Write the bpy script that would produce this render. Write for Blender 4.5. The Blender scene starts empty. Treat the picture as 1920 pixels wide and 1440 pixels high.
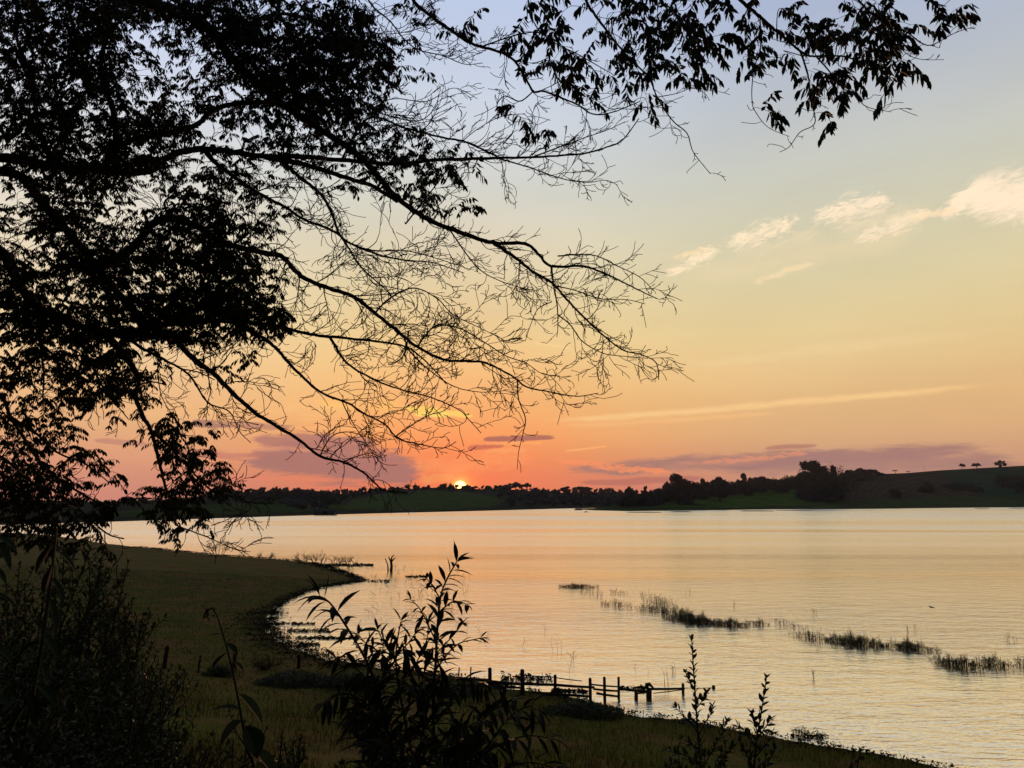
import bpy, math, random
import numpy as np
from mathutils import Vector, Matrix

sc = bpy.context.scene
COL = sc.collection
rad = math.radians

# ------------------------------------------------------------------ camera
CAM_H = 8.0
F = 1387.0                      # focal length in pixels of the 1920 wide photograph
HORIZON = 935.0
PITCH = math.atan((HORIZON - 720.0) / F)
cam_data = bpy.data.cameras.new("camera")
cam_data.sensor_width = 36.0
cam_data.lens = F / 1920.0 * 36.0
cam_data.clip_start = 0.05
cam_data.clip_end = 20000.0
cam = bpy.data.objects.new("camera", cam_data)
COL.objects.link(cam)
cam.location = (0, 0, CAM_H)
cam.rotation_euler = (rad(90) + PITCH, 0, 0)
sc.camera = cam

sc.view_settings.view_transform = 'Standard'
sc.view_settings.look = 'None'
sc.view_settings.exposure = 0.10
sc.view_settings.gamma = 1.0
sc.view_settings.use_curve_mapping = False
sc.render.engine = 'CYCLES'
sc.cycles.max_bounces = 6
sc.cycles.diffuse_bounces = 2
sc.cycles.glossy_bounces = 3
sc.cycles.transparent_max_bounces = 4
sc.cycles.volume_bounces = 0
sc.cycles.use_denoising = True
try:
    sc.cycles.denoiser = 'OPENIMAGEDENOISE'
    sc.cycles.denoising_input_passes = 'RGB_ALBEDO_NORMAL'
    sc.cycles.denoising_prefilter = 'ACCURATE'
except Exception:
    pass
sc.render.filter_size = 1.4

CP, SP = math.cos(PITCH), math.sin(PITCH)


def pdir(px, py):
    """Direction of the sight line through a pixel of the photograph."""
    a, b = px - 960.0, 720.0 - py
    return Vector((a, F * CP - b * SP, F * SP + b * CP))


def at(px, py, Y):
    d = pdir(px, py)
    k = Y / d.y
    return Vector((d.x * k, Y, CAM_H + d.z * k))


def on_z(px, py, z=0.0):
    d = pdir(px, py)
    k = (z - CAM_H) / d.z
    return Vector((d.x * k, d.y * k, z))


def azel(px, py):
    d = pdir(px, py).normalized()
    return math.degrees(math.atan2(d.x, d.y)), math.degrees(math.asin(d.z))


def lin(c):
    return tuple(((v / 255.0) / 12.92 if v / 255.0 <= 0.04045 else ((v / 255.0 + 0.055) / 1.055) ** 2.4) for v in c)


# ------------------------------------------------------------------ node helper
class NT:
    def __init__(self, tree):
        self.t = tree
        self.n = tree.nodes
        self.l = tree.links

    def put(self, sock, v):
        if isinstance(v, bpy.types.NodeSocket):
            self.l.new(v, sock)
        else:
            sock.default_value = v

    def m(self, op, a, b=None, c=None, clamp=False):
        n = self.n.new('ShaderNodeMath')
        n.operation = op
        n.use_clamp = clamp
        self.put(n.inputs[0], a)
        if b is not None:
            self.put(n.inputs[1], b)
        if c is not None:
            self.put(n.inputs[2], c)
        return n.outputs[0]

    def add(self, a, b): return self.m('ADD', a, b)
    def sub(self, a, b): return self.m('SUBTRACT', a, b)
    def mul(self, a, b): return self.m('MULTIPLY', a, b)
    def div(self, a, b): return self.m('DIVIDE', a, b)

    def gauss(self, x, c, w):
        q = self.div(self.sub(x, c), w)
        return self.m('EXPONENT', self.mul(self.mul(q, q), -1.0))

    def smooth(self, x, a, b, ta=0.0, tb=1.0):
        n = self.n.new('ShaderNodeMapRange')
        n.interpolation_type = 'SMOOTHSTEP'
        self.put(n.inputs['Value'], x)
        self.put(n.inputs['From Min'], a)
        self.put(n.inputs['From Max'], b)
        self.put(n.inputs['To Min'], ta)
        self.put(n.inputs['To Max'], tb)
        return n.outputs['Result']

    def xyz(self, x, y, z=0.0):
        n = self.n.new('ShaderNodeCombineXYZ')
        self.put(n.inputs[0], x); self.put(n.inputs[1], y); self.put(n.inputs[2], z)
        return n.outputs[0]

    def noise(self, vec, scale, detail=4.0, rough=0.55, dist=0.0):
        n = self.n.new('ShaderNodeTexNoise')
        self.put(n.inputs['Vector'], vec)
        self.put(n.inputs['Scale'], scale)
        self.put(n.inputs['Detail'], detail)
        self.put(n.inputs['Roughness'], rough)
        self.put(n.inputs['Distortion'], dist)
        return n.outputs['Fac']

    def ramp(self, fac, stops, interp='LINEAR'):
        n = self.n.new('ShaderNodeValToRGB')
        n.color_ramp.interpolation = interp
        e = n.color_ramp.elements
        while len(e) < len(stops):
            e.new(0.5)
        for k, (p, c) in enumerate(stops):
            e[k].position = p
        for k, (p, c) in enumerate(stops):
            e[k].color = (c[0], c[1], c[2], 1.0)
        self.put(n.inputs[0], fac)
        return n.outputs[0]

    def mix(self, fac, a, b, mode='MIX'):
        n = self.n.new('ShaderNodeMix')
        n.data_type = 'RGBA'
        n.blend_type = mode
        self.put(n.inputs[0], fac)
        for s, v in ((n.inputs[6], a), (n.inputs[7], b)):
            if isinstance(v, tuple):
                s.default_value = (v[0], v[1], v[2], 1.0)
            else:
                self.put(s, v)
        return n.outputs[2]

    def map(self, vec, scale=(1, 1, 1), rot=(0, 0, 0), loc=(0, 0, 0)):
        n = self.n.new('ShaderNodeMapping')
        self.put(n.inputs[0], vec)
        n.inputs['Scale'].default_value = scale
        n.inputs['Rotation'].default_value = rot
        n.inputs['Location'].default_value = loc
        return n.outputs[0]


# ------------------------------------------------------------------ sky
SUN_AZ, SUN_EL = azel(863, 911)
world = bpy.data.worlds.new("World")
sc.world = world
world.use_nodes = True
wt = world.node_tree
wt.nodes.clear()
W = NT(wt)
tc = wt.nodes.new('ShaderNodeTexCoord')
vn = wt.nodes.new('ShaderNodeVectorMath'); vn.operation = 'NORMALIZE'
wt.links.new(tc.outputs['Generated'], vn.inputs[0])
sep = wt.nodes.new('ShaderNodeSeparateXYZ')
wt.links.new(vn.outputs[0], sep.inputs[0])
DX, DY, DZ = sep.outputs
U = W.mul(W.m('ARCTAN2', DX, DY), 57.29578)
V = W.mul(W.m('ARCSINE', DZ), 57.29578)

VR = 70.0
def stops(l):
    return [((v + 2.0) / VR, lin(c)) for v, c in l]
vf = W.div(W.add(V, 2.0), VR)
right = W.ramp(vf, stops([
    (-2, (190, 134, 118)), (0.2, (197, 138, 119)), (1.6, (203, 147, 121)), (3.2, (210, 159, 122)), (4.8, (218, 172, 124)),
    (7, (223, 180, 127)), (9.5, (226, 192, 138)), (12.5, (223, 200, 149)), (16, (214, 201, 161)), (19.5, (206, 200, 172)),
    (23, (197, 197, 184)), (27, (187, 191, 194)), (31, (175, 184, 201)), (36, (162, 175, 208)), (60, (128, 138, 164))]))
mid = W.ramp(vf, stops([
    (-2, (214, 116, 96)), (0.2, (224, 120, 94)), (1.6, (230, 130, 92)), (3.2, (236, 149, 94)), (4.8, (240, 167, 102)),
    (7, (240, 182, 115)), (9.5, (237, 192, 128)), (12.5, (231, 202, 145)), (16, (224, 206, 163)), (19.5, (217, 207, 180)),
    (23, (208, 208, 197)), (27, (202, 208, 214)), (31, (195, 205, 222)), (36, (186, 199, 226)), (60, (140, 148, 172))]))
left = W.ramp(vf, stops([
    (-2, (206, 130, 114)), (0.2, (212, 136, 116)), (1.6, (217, 145, 117)), (3.2, (224, 159, 120)), (4.8, (231, 174, 126)),
    (7, (235, 184, 133)), (9.5, (236, 197, 148)), (12.5, (234, 207, 165)), (16, (230, 212, 182)), (19.5, (223, 214, 197)),
    (23, (216, 214, 210)), (27, (208, 213, 224)), (31, (200, 209, 232)), (36, (190, 203, 236)), (60, (142, 150, 172))]))
col = W.mix(W.smooth(U, -2.0, 24.0), mid, right)
col = W.mix(W.smooth(U, -10.0, -28.0), col, left)
# physical sky mixed in for the part of the dome behind the camera and overhead
nish = wt.nodes.new('ShaderNodeTexSky')
nish.sky_type = 'NISHITA'
nish.sun_disc = False
nish.sun_elevation = rad(SUN_EL)
nish.sun_rotation = rad(SUN_AZ)
nish.altitude = 600
nish.dust_density = 2.0
nsc = W.mix(1.0, nish.outputs[0], (0.1, 0.1, 0.1), 'MULTIPLY')
front = W.smooth(DY, -0.25, 0.75)
col = W.mix(W.smooth(DY, -0.25, 0.55), nsc, col)
# brightness falls away from the sunset side
dim = W.smooth(DY, -0.3, 0.6, 0.32, 1.0)
dimc = wt.nodes.new('ShaderNodeCombineColor')
for k in range(3):
    wt.links.new(dim, dimc.inputs[k])
col = W.mix(1.0, col, dimc.outputs[0], 'MULTIPLY')

# glow round the sun
du = W.sub(U, SUN_AZ)
dv = W.sub(V, SUN_EL)
theta = W.m('SQRT', W.add(W.mul(du, du), W.mul(dv, dv)))
wide = W.m('SQRT', W.add(W.mul(W.mul(du, du), 0.34), W.mul(dv, dv)))
g1 = W.m('EXPONENT', W.div(wide, -2.0))
col = W.mix(W.mul(g1, 0.95), col, lin((252, 84, 44)))

gp = W.mul(W.gauss(U, SUN_AZ, 8.5), W.m('EXPONENT', W.div(W.m('MAXIMUM', V, 0.0), -7.0)))
col = W.mix(W.mul(gp, 0.55), col, (1.15, 0.29, 0.09))

# ---- clouds : three shared noise fields, cut into separate clouds by soft masks
n_flat = W.noise(W.xyz(W.mul(U, 0.38), W.mul(V, 2.3), 3.0), 1.0, 8.0, 0.68, 0.35)
n_puff = W.noise(W.xyz(W.mul(U, 1.3), W.mul(V, 4.2), 11.0), 1.0, 6.0, 0.66, 0.8)
WA = rad(13.0)
ws = W.add(W.mul(U, math.cos(WA)), W.mul(V, math.sin(WA)))
wt_ = W.sub(W.mul(V, math.cos(WA)), W.mul(U, math.sin(WA)))
n_wisp = W.noise(W.xyz(W.mul(ws, 0.62), W.mul(wt_, 1.7), 7.0), 1.0, 9.0, 0.70, 1.6)
n_wob = W.sub(W.noise(W.xyz(W.mul(U, 0.16), W.mul(V, 0.16), 1.0), 1.0, 3.0, 0.6), 0.5)
FIELD = {'flat': n_flat, 'puff': n_puff, 'wisp': n_wisp}


def cloud_line(p0, p1, width, lo, hi, field='flat', edge=0.2, bend=0.0, amp=1.6, wobble=1.6, low_flat=0.0):
    """mask of a cloud lying between two directions (given by where the photograph shows them)"""
    a0, e0 = azel(*p0)
    a1, e1 = azel(*p1)
    L = math.hypot(a1 - a0, e1 - e0)
    ca, sa = (a1 - a0) / L, (e1 - e0) / L
    # the tiny coupling to the colour so far only keeps the shader's evaluation in sequence
    x = W.sub(W.m('MULTIPLY_ADD', col, 1e-9, U), a0)
    y = W.sub(W.m('MULTIPLY_ADD', col, 1e-9, V), e0)
    s = W.add(W.mul(x, ca), W.mul(y, sa))
    t = W.sub(W.mul(y, ca), W.mul(x, sa))
    if bend:
        q = W.div(s, L)
        t = W.sub(t, W.mul(W.mul(q, W.sub(1.0, q)), bend * 4))
    t = W.sub(t, W.mul(n_wob, width * wobble))
    e = W.sub(W.mul(s, 2.0 / L), 1.0)
    lens = W.m('SQRT', W.m('MAXIMUM', W.sub(1.0, W.mul(e, e)), 0.01))
    q = W.div(t, W.mul(lens, width * 1.15))
    env = W.m('EXPONENT', W.mul(W.mul(q, q), -1.0))
    if low_flat:      # a flat, sharper underside
        env = W.mul(env, W.smooth(q, -low_flat, -low_flat * 0.35))
    env = W.mul(env, W.mul(W.smooth(s, 0.0, edge * L), W.smooth(s, L, L * (1 - edge))))
    val = W.add(env, W.mul(W.sub(FIELD[field], 0.5), amp))
    return W.mul(W.smooth(val, lo, hi), W.smooth(env, 0.03, 0.35))

def paint(col, mask, rgb, strength):
    return W.mix(W.mul(mask, strength), col, lin(rgb))

# purple grey banks low over the hills
for p0, p1, w, lo, hi, rgb, k, kw in [
    ((420, 858), (830, 884), 1.45, 0.28, 0.80, (168, 114, 108), 0.9, dict(bend=0.15, amp=1.5)),
    ((440, 820), (730, 834), 0.62, 0.32, 0.85, (176, 118, 108), 0.85, {}),
    ((330, 790), (580, 802), 0.28, 0.35, 0.85, (182, 126, 108), 0.8, {}),
    ((350, 793), (440, 797), 0.30, 0.30, 0.7, (168, 118, 106), 0.85, dict(field='puff')),
    ((160, 826), (290, 832), 0.20, 0.35, 0.8, (190, 130, 114), 0.7, {}),
    ((300, 850), (520, 856), 0.40, 0.45, 1.0, (196, 122, 106), 0.7, {}),
    ((885, 825), (1060, 820), 0.30, 0.36, 0.80, (172, 104, 90), 0.92, dict(low_flat=0.9, amp=1.5, wobble=1.2)),
    ((865, 841), (955, 834), 0.24, 0.38, 0.85, (196, 100, 80), 0.8, dict(field='puff', amp=1.6)),
    ((1000, 880), (1930, 836), 0.66, 0.30, 0.95, (163, 120, 113), 0.88, dict(edge=0.16, bend=-0.10, amp=1.5, wobble=1.6)),
    ((1300, 878), (2000, 864), 0.85, 0.30, 1.0, (165, 121, 115), 0.8, dict(amp=1.4)),
    ((1060, 905), (1350, 897), 0.30, 0.35, 0.8, (180, 102, 94), 0.65, dict(amp=0.9)),
    ((1600, 900), (2000, 890), 0.35, 0.40, 0.9, (182, 122, 110), 0.6, {}),
    ((1420, 842), (1550, 836), 0.20, 0.35, 0.95, (176, 120, 106), 0.8, dict(amp=1.6)),
]:
    col = paint(col, cloud_line(p0, p1, w, lo, hi, **kw), rgb, k)
# orange, pink and gold lit edges
for p0, p1, w, lo, hi, rgb, k, kw in [
    ((1010, 858), (1290, 890), 0.34, 0.45, 0.95, (250, 146, 96), 0.85, dict(field='puff', amp=2.4)),
    ((1280, 872), (1560, 846), 0.30, 0.6, 1.1, (226, 146, 112), 0.8, dict(field='puff', amp=2.4)),
    ((740, 876), (1030, 858), 0.90, 0.42, 1.0, (253, 150, 92), 0.8, dict(field='puff', amp=2.6)),
    ((780, 900), (860, 890), 0.5, 0.42, 1.0, (255, 156, 90), 0.8, dict(field='puff', amp=2.6)),
    ((890, 833), (1040, 829), 0.16, 0.5, 1.0, (253, 166, 100), 0.8, dict(field='puff', amp=1.8)),
    ((900, 848), (1000, 842), 0.26, 0.42, 0.9, (252, 160, 98), 0.8, dict(field='puff', amp=2.0)),
    ((1050, 847), (1150, 834), 0.11, 0.4, 0.8, (252, 176, 108), 0.85, dict(amp=1.2)),
    ((540, 748), (915, 780), 0.75, 0.65, 1.35, (252, 192, 98), 0.8, dict(amp=2.2)),
    ((730, 762), (905, 782), 0.32, 0.50, 0.95, (255, 206, 104), 0.9, dict(field='flat', amp=2.0)),
    ((770, 778), (850, 776), 0.20, 0.3, 0.8, (255, 212, 108), 0.9, dict(field='puff', amp=1.6)),
    ((500, 800), (760, 806), 0.22, 0.6, 1.1, (250, 184, 118), 0.7, dict(amp=2.2)),
    ((330, 896), (770, 900), 0.30, 0.6, 1.2, (242, 132, 100), 0.7, dict(field='puff', amp=2.2)),
    ((420, 838), (620, 846), 0.30, 0.6, 1.2, (240, 160, 120), 0.6, dict(amp=2.2)),
    ((100, 770), (760, 764), 1.3, 0.55, 1.5, (245, 192, 126), 0.55, dict(amp=2.2)),
    ((1200, 878), (1500, 858), 0.4, 0.6, 1.3, (226, 150, 118), 0.5, dict(amp=2.0)),
    # long pale streaks on the right
    ((900, 796), (2050, 700), 0.34, 0.30, 1.3, (252, 208, 144), 0.75, dict(edge=0.25, bend=0.12, amp=0.9)),
    ((1000, 800), (1520, 770), 0.30, 0.35, 1.3, (248, 192, 128), 0.5, dict(amp=1.0)),
    ((1150, 696), (2050, 592), 0.60, 0.45, 1.5, (240, 212, 160), 0.5, dict(edge=0.3, bend=0.15, amp=1.0)),
    ((990, 640), (1080, 655), 0.18, 0.4, 1.2, (248, 208, 148), 0.5, {}),
    # bright wisps
    ((1225, 530), (1375, 452), 0.50, 0.32, 1.30, (255, 230, 192), 0.97, dict(field='wisp', amp=3.4, edge=0.3)),
    ((1238, 490), (1352, 460), 0.26, 0.35, 1.15, (250, 220, 174), 0.8, dict(field='wisp', amp=3.0, edge=0.3)),
    ((1340, 470), (1525, 408), 0.72, 0.30, 1.30, (255, 230, 194), 0.97, dict(field='wisp', amp=3.4, bend=0.15, edge=0.3)),
    ((1500, 424), (1705, 366), 0.78, 0.30, 1.30, (255, 231, 198), 0.97, dict(field='wisp', amp=3.4, bend=0.25, edge=0.25)),
    ((1580, 460), (1765, 384), 0.52, 0.30, 1.30, (255, 231, 198), 0.97, dict(field='wisp', amp=3.4, edge=0.25)),
    ((1510, 424), (1790, 396), 1.2, 0.35, 1.5, (238, 216, 180), 0.7, dict(field='wisp', amp=2.6, edge=0.3)),
    ((1330, 486), (1600, 424), 0.8, 0.35, 1.5, (236, 214, 176), 0.6, dict(field='wisp', amp=2.6, edge=0.3)),
    ((1750, 420), (1870, 332), 0.60, 0.24, 1.15, (255, 231, 198), 0.97, dict(field='wisp', amp=3.0, bend=0.12, edge=0.3)),
    ((1780, 374), (2080, 360), 1.30, 0.08, 1.05, (255, 231, 200), 0.98, dict(field='wisp', amp=2.0, bend=0.1, edge=0.2)),
    ((1700, 408), (1805, 392), 0.34, 0.30, 1.1, (250, 222, 182), 0.85, dict(field='wisp', amp=3.0)),
    ((1235, 528), (1790, 418), 1.2, 0.30, 1.5, (238, 214, 172), 0.55, dict(amp=1.0)),
    ((1400, 532), (1540, 490), 0.30, 0.30, 1.1, (246, 218, 174), 0.65, dict(field='wisp', amp=2.6)),
]:
    col = paint(col, cloud_line(p0, p1, w, lo, hi, **kw), rgb, k)
# very light unevenness of the air
un = W.noise(W.xyz(W.mul(U, 0.05), W.mul(V, 0.16), 4.0), 1.0, 3.0)
unc = W.smooth(un, 0.25, 0.75, 0.965, 1.035)
cc = wt.nodes.new('ShaderNodeCombineColor')
for k in range(3):
    wt.links.new(unc, cc.inputs[k])
col = W.mix(1.0, col, cc.outputs[0], 'MULTIPLY')
# the sun itself with its tight aureole
g2 = W.m('EXPONENT', W.div(theta, -0.55))
col = W.mix(W.m('MULTIPLY', g2, 1.5, clamp=True), col, (1.35, 0.34, 0.07))
g3 = W.m('EXPONENT', W.div(theta, -0.30))
col = W.mix(W.m('MULTIPLY', g3, 1.6, clamp=True), col, (1.9, 0.95, 0.22))
disc = W.smooth(W.m('SQRT', W.add(W.mul(W.mul(du, du), 0.72), W.mul(dv, dv))), 0.44, 0.28)
col = W.mix(disc, col, (6.0, 2.9, 0.85))
bg = wt.nodes.new('ShaderNodeBackground')
wt.links.new(col, bg.inputs[0])
bg.inputs[1].default_value = 1.0
wo = wt.nodes.new('ShaderNodeOutputWorld')
wt.links.new(bg.outputs[0], wo.inputs[0])
world.cycles.sampling_method = 'MANUAL'
world.cycles.sample_map_resolution = 1024

sun_d = bpy.data.lights.new("sun", 'SUN')
sun_d.energy = 2.0
sun_d.angle = rad(0.5)
sun_d.color = (1.0, 0.42, 0.18)
sun_o = bpy.data.objects.new("sun", sun_d)
COL.objects.link(sun_o)
sun_o.rotation_euler = (rad(90 - SUN_EL), 0, rad(180 - SUN_AZ))
sun_o.location = (0, 0, 60)


# ------------------------------------------------------------------ object helpers
def tag(o, label=None, cat=None, group=None, kind=None):
    if label: o['label'] = label
    if cat: o['category'] = cat
    if group: o['group'] = group
    if kind: o['kind'] = kind
    return o


def empty(name, loc, parent=None):
    o = bpy.data.objects.new(name, None)
    COL.objects.link(o)
    o.location = loc
    o.empty_display_size = 0.2
    if parent: o.parent = parent
    return o


class MB:
    def __init__(self):
        self.v = []
        self.f = []

    def tube(self, pts, rr, sides=4, cap=True):
        n = len(pts)
        if n < 2:
            return
        b0 = len(self.v)
        ref = Vector((0.13, 0.31, 0.94))
        for i, p in enumerate(pts):
            d = (pts[min(i + 1, n - 1)] - pts[max(i - 1, 0)])
            if d.length < 1e-9:
                d = Vector((0, 0, 1))
            d.normalize()
            a = d.cross(ref)
            if a.length < 0.05:
                a = d.cross(Vector((1, 0, 0)))
            a.normalize()
            b = d.cross(a)
            for k in range(sides):
                w = 2 * math.pi * k / sides
                q = p + (a * math.cos(w) + b * math.sin(w)) * rr[i]
                self.v.append((q.x, q.y, q.z))
        for i in range(n - 1):
            for k in range(sides):
                k2 = (k + 1) % sides
                self.f.append((b0 + i * sides + k, b0 + i * sides + k2, b0 + (i + 1) * sides + k2, b0 + (i + 1) * sides + k))
        if cap:
            self.f.append(tuple(b0 + k for k in range(sides))[::-1])
            self.f.append(tuple(b0 + (n - 1) * sides + k for k in range(sides)))

    def leaf(self, base, d, nrm, length, width, droop=0.25, fold=0.22, seg=3):
        """a folded, drooping lance shaped leaf"""
        d = d.normalized()
        s = d.cross(nrm)
        if s.length < 1e-4:
            s = d.cross(Vector((0.3, 0.9, 0.1)))
        s.normalize()
        up = s.cross(d)
        b0 = len(self.v)
        prof = {2: (0.0, 1.0, 0.0), 3: (0.0, 0.9, 0.8, 0.0), 4: (0.0, 0.75, 1.0, 0.7, 0.0), 6: (0.0, 0.6, 0.92, 1.0, 0.85, 0.5, 0.0)}[seg]
        p = base.copy()
        dd = d.copy()
        rows = []
        for i in range(seg + 1):
            w = prof[i] * width * 0.5
            if i == 0 or i == seg:
                self.v.append((p.x, p.y, p.z))
                rows.append((len(self.v) - 1,))
            else:
                e = up * (w * fold * 2)
                a = p + s * w + e
                c = p - s * w + e
                self.v.append((a.x, a.y, a.z)); self.v.append((p.x, p.y, p.z)); self.v.append((c.x, c.y, c.z))
                k = len(self.v)
                rows.append((k - 3, k - 2, k - 1))
            dd = (dd + Vector((0, 0, -droop / seg))).normalized()
            p = p + dd * (length / seg)
        for i in range(seg):
            r0, r1 = rows[i], rows[i + 1]
            if len(r0) == 1 and len(r1) == 3:
                self.f.append((r0[0], r1[0], r1[1])); self.f.append((r0[0], r1[1], r1[2]))
            elif len(r0) == 3 and len(r1) == 3:
                self.f.append((r0[0], r1[0], r1[1], r0[1])); self.f.append((r0[1], r1[1], r1[2], r0[2]))
            else:
                self.f.append((r0[0], r1[0], r0[1])); self.f.append((r0[1], r1[0], r0[2]))

    def quad(self, c, a, b):
        k = len(self.v)
        for q in (c - a - b, c + a - b * 0.6, c + a * 0.7 + b, c - a * 0.6 + b * 0.8):
            self.v.append((q.x, q.y, q.z))
        self.f.append((k, k + 1, k + 2, k + 3))

    def blade(self, p, d, h, w, lean):
        k = len(self.v)
        s = Vector((d.y, -d.x, 0)) * w
        m = p + Vector((0, 0, h * 0.55)) + d * lean * 0.3
        t = p + Vector((0, 0, h)) + d * lean
        for q in (p - s, p + s, m + s * 0.7, m - s * 0.7, t):
            self.v.append((q.x, q.y, q.z))
        self.f.append((k, k + 1, k + 2, k + 3))
        self.f.append((k + 3, k + 2, k + 4))

    def box(self, c, ax, ay, az, hx, hy, hz, rng=None, j=0.0):
        k = len(self.v)
        for sx, sy, sz in ((-1, -1, -1), (1, -1, -1), (1, 1, -1), (-1, 1, -1), (-1, -1, 1), (1, -1, 1), (1, 1, 1), (-1, 1, 1)):
            q = c + ax * hx * sx + ay * hy * sy + az * hz * sz
            if rng:
                q = q + Vector((rng.uniform(-j, j), rng.uniform(-j, j), rng.uniform(-j, j)))
            self.v.append((q.x, q.y, q.z))
        for f in ((0, 3, 2, 1), (4, 5, 6, 7), (0, 1, 5, 4), (1, 2, 6, 5), (2, 3, 7, 6), (3, 0, 4, 7)):
            self.f.append(tuple(k + i for i in f))

    def build(self, name, mat, parent=None, origin=None, smooth=False):
        me = bpy.data.meshes.new(name)
        o0 = origin if origin is not None else Vector((0, 0, 0))
        if self.v:
            a = np.array(self.v, dtype=np.float64) - np.array(o0)
            me.from_pydata(a.tolist(), [], self.f)
        me.materials.append(mat)
        if smooth:
            me.polygons.foreach_set('use_smooth', [True] * len(me.polygons))
        me.update()
        o = bpy.data.objects.new(name, me)
        COL.objects.link(o)
        if parent is not None:
            o.parent = parent
        else:
            o.location = o0
        return o


def catmull(P, per=6):
    out = []
    n = len(P)
    for i in range(n - 1):
        p0, p1, p2, p3 = P[max(i - 1, 0)], P[i], P[i + 1], P[min(i + 2, n - 1)]
        for k in range(per):
            t = k / per
            out.append(0.5 * ((2 * p1) + (p2 - p0) * t + (2 * p0 - 5 * p1 + 4 * p2 - p3) * t * t + (3 * p1 - p0 - 3 * p2 + p3) * t ** 3))
    out.append(P[-1])
    return out


# ------------------------------------------------------------------ materials
def principled(name, base, rough=0.8, spec=0.3):
    m = bpy.data.materials.new(name)
    m.use_nodes = True
    n = m.node_tree
    b = n.nodes['Principled BSDF']
    b.inputs['Base Color'].default_value = (*base, 1)
    b.inputs['Roughness'].default_value = rough
    b.inputs['Specular IOR Level'].default_value = spec
    return m, NT(n), b


def objcoord(N):
    t = N.n.new('ShaderNodeTexCoord')
    return t.outputs['Object']


def noisy(name, c1, c2, scale, rough=0.85, bump=0.0, bscale=None, spec=0.2, lo=0.35, hi=0.65, vscale=(1, 1, 1)):
    m, N, b = principled(name, c1, rough, spec)
    co = objcoord(N)
    v = N.map(co, vscale)
    f = N.smooth(N.noise(v, scale, 6.0, 0.6), lo, hi)
    N.l.new(N.mix(f, c1, c2), b.inputs['Base Color'])
    if bump:
        bn = N.n.new('ShaderNodeBump')
        bn.inputs['Distance'].default_value = bump
        bn.inputs['Strength'].default_value = 1.0
        N.l.new(N.noise(v, bscale or scale * 4, 5.0, 0.6), bn.inputs['Height'])
        N.l.new(bn.outputs[0], b.inputs['Normal'])
    return m


def leafmat(name, c1, c2, scale=3.0, trans=0.12, rough=0.55, spec=0.25):
    m, N, b = principled(name, c1, rough, spec)
    co = objcoord(N)
    f = N.smooth(N.noise(co, scale, 3.0), 0.3, 0.7)
    cc = N.mix(f, c1, c2)
    N.l.new(cc, b.inputs['Base Color'])
    tr = N.n.new('ShaderNodeBsdfTranslucent')
    N.l.new(cc, tr.inputs[0])
    mx = N.n.new('ShaderNodeMixShader')
    mx.inputs[0].default_value = trans
    N.l.new(b.outputs[0], mx.inputs[1]); N.l.new(tr.outputs[0], mx.inputs[2])
    out = N.n['Material Output']
    N.l.new(mx.outputs[0], out.inputs[0])
    return m


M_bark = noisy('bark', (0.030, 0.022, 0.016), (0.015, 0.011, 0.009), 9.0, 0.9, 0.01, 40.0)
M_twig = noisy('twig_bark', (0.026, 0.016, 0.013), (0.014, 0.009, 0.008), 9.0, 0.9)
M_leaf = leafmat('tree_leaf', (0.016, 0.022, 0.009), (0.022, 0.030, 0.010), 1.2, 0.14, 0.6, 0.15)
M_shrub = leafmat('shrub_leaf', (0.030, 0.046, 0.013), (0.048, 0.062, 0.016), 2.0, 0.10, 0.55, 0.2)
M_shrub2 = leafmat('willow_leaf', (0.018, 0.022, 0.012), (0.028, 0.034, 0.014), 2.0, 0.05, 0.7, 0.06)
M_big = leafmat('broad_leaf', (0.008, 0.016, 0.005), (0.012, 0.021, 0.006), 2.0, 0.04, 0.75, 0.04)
M_stem = noisy('plant_stem', (0.030, 0.028, 0.016), (0.020, 0.018, 0.012), 8.0, 0.8)
M_grass = leafmat('grass_blade', (0.060, 0.070, 0.005), (0.112, 0.080, 0.010), 0.16, 0.10, 0.8, 0.05)
M_reed = leafmat('reed', (0.040, 0.046, 0.018), (0.060, 0.062, 0.022), 0.5, 0.05, 0.8, 0.1)
M_weed = leafmat('shore_weed', (0.012, 0.020, 0.010), (0.024, 0.026, 0.012), 0.5, 0.03, 0.8, 0.1)
M_wood = noisy('weathered_wood', (0.050, 0.030, 0.024), (0.028, 0.018, 0.015), 6.0, 0.9, 0.01, 30.0)
M_dead = noisy('dead_wood', (0.05, 0.032, 0.022), (0.03, 0.02, 0.016), 6.0, 0.9)
M_far = noisy('far_foliage', (0.046, 0.046, 0.038), (0.070, 0.068, 0.052), 0.09, 0.9)
M_far2 = noisy('far_foliage_green', (0.032, 0.052, 0.032), (0.050, 0.076, 0.040), 0.12, 0.9)
M_mud = noisy('mud', (0.035, 0.024, 0.018), (0.05, 0.036, 0.025), 0.3, 0.8)

# ------------------------------------------------------------------ near ground
SHORE_PX = [(-420, 990), (-200, 992), (-60, 995), (0, 998), (60, 1001), (110, 1005), (160, 1013), (215, 1021), (260, 1026), (300, 1030), (360, 1036), (420, 1042), (480, 1046),
            (540, 1050), (585, 1056), (612, 1063), (640, 1072), (662, 1080), (684, 1089), (660, 1093), (630, 1098), (600, 1103), (575, 1110), (552, 1119), (530, 1130), (512, 1144),
            (503, 1158), (497, 1170), (502, 1182), (512, 1194), (530, 1206), (555, 1217), (585, 1227), (625, 1238),
            (700, 1250), (780, 1259), (850, 1268), (905, 1281), (950, 1291), (1000, 1299), (1060, 1305), (1092, 1312),
            (1108, 1326), (1140, 1334), (1200, 1342), (1270, 1351), (1340, 1362), (1400, 1374), (1480, 1389), (1560, 1402), (1640, 1416),
            (1700, 1428), (1760, 1440), (1840, 1458), (1940, 1485), (2200, 1570), (2700, 1800)]
shore = [(on_z(x, y).x, on_z(x, y).y) for x, y in SHORE_PX]
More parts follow.
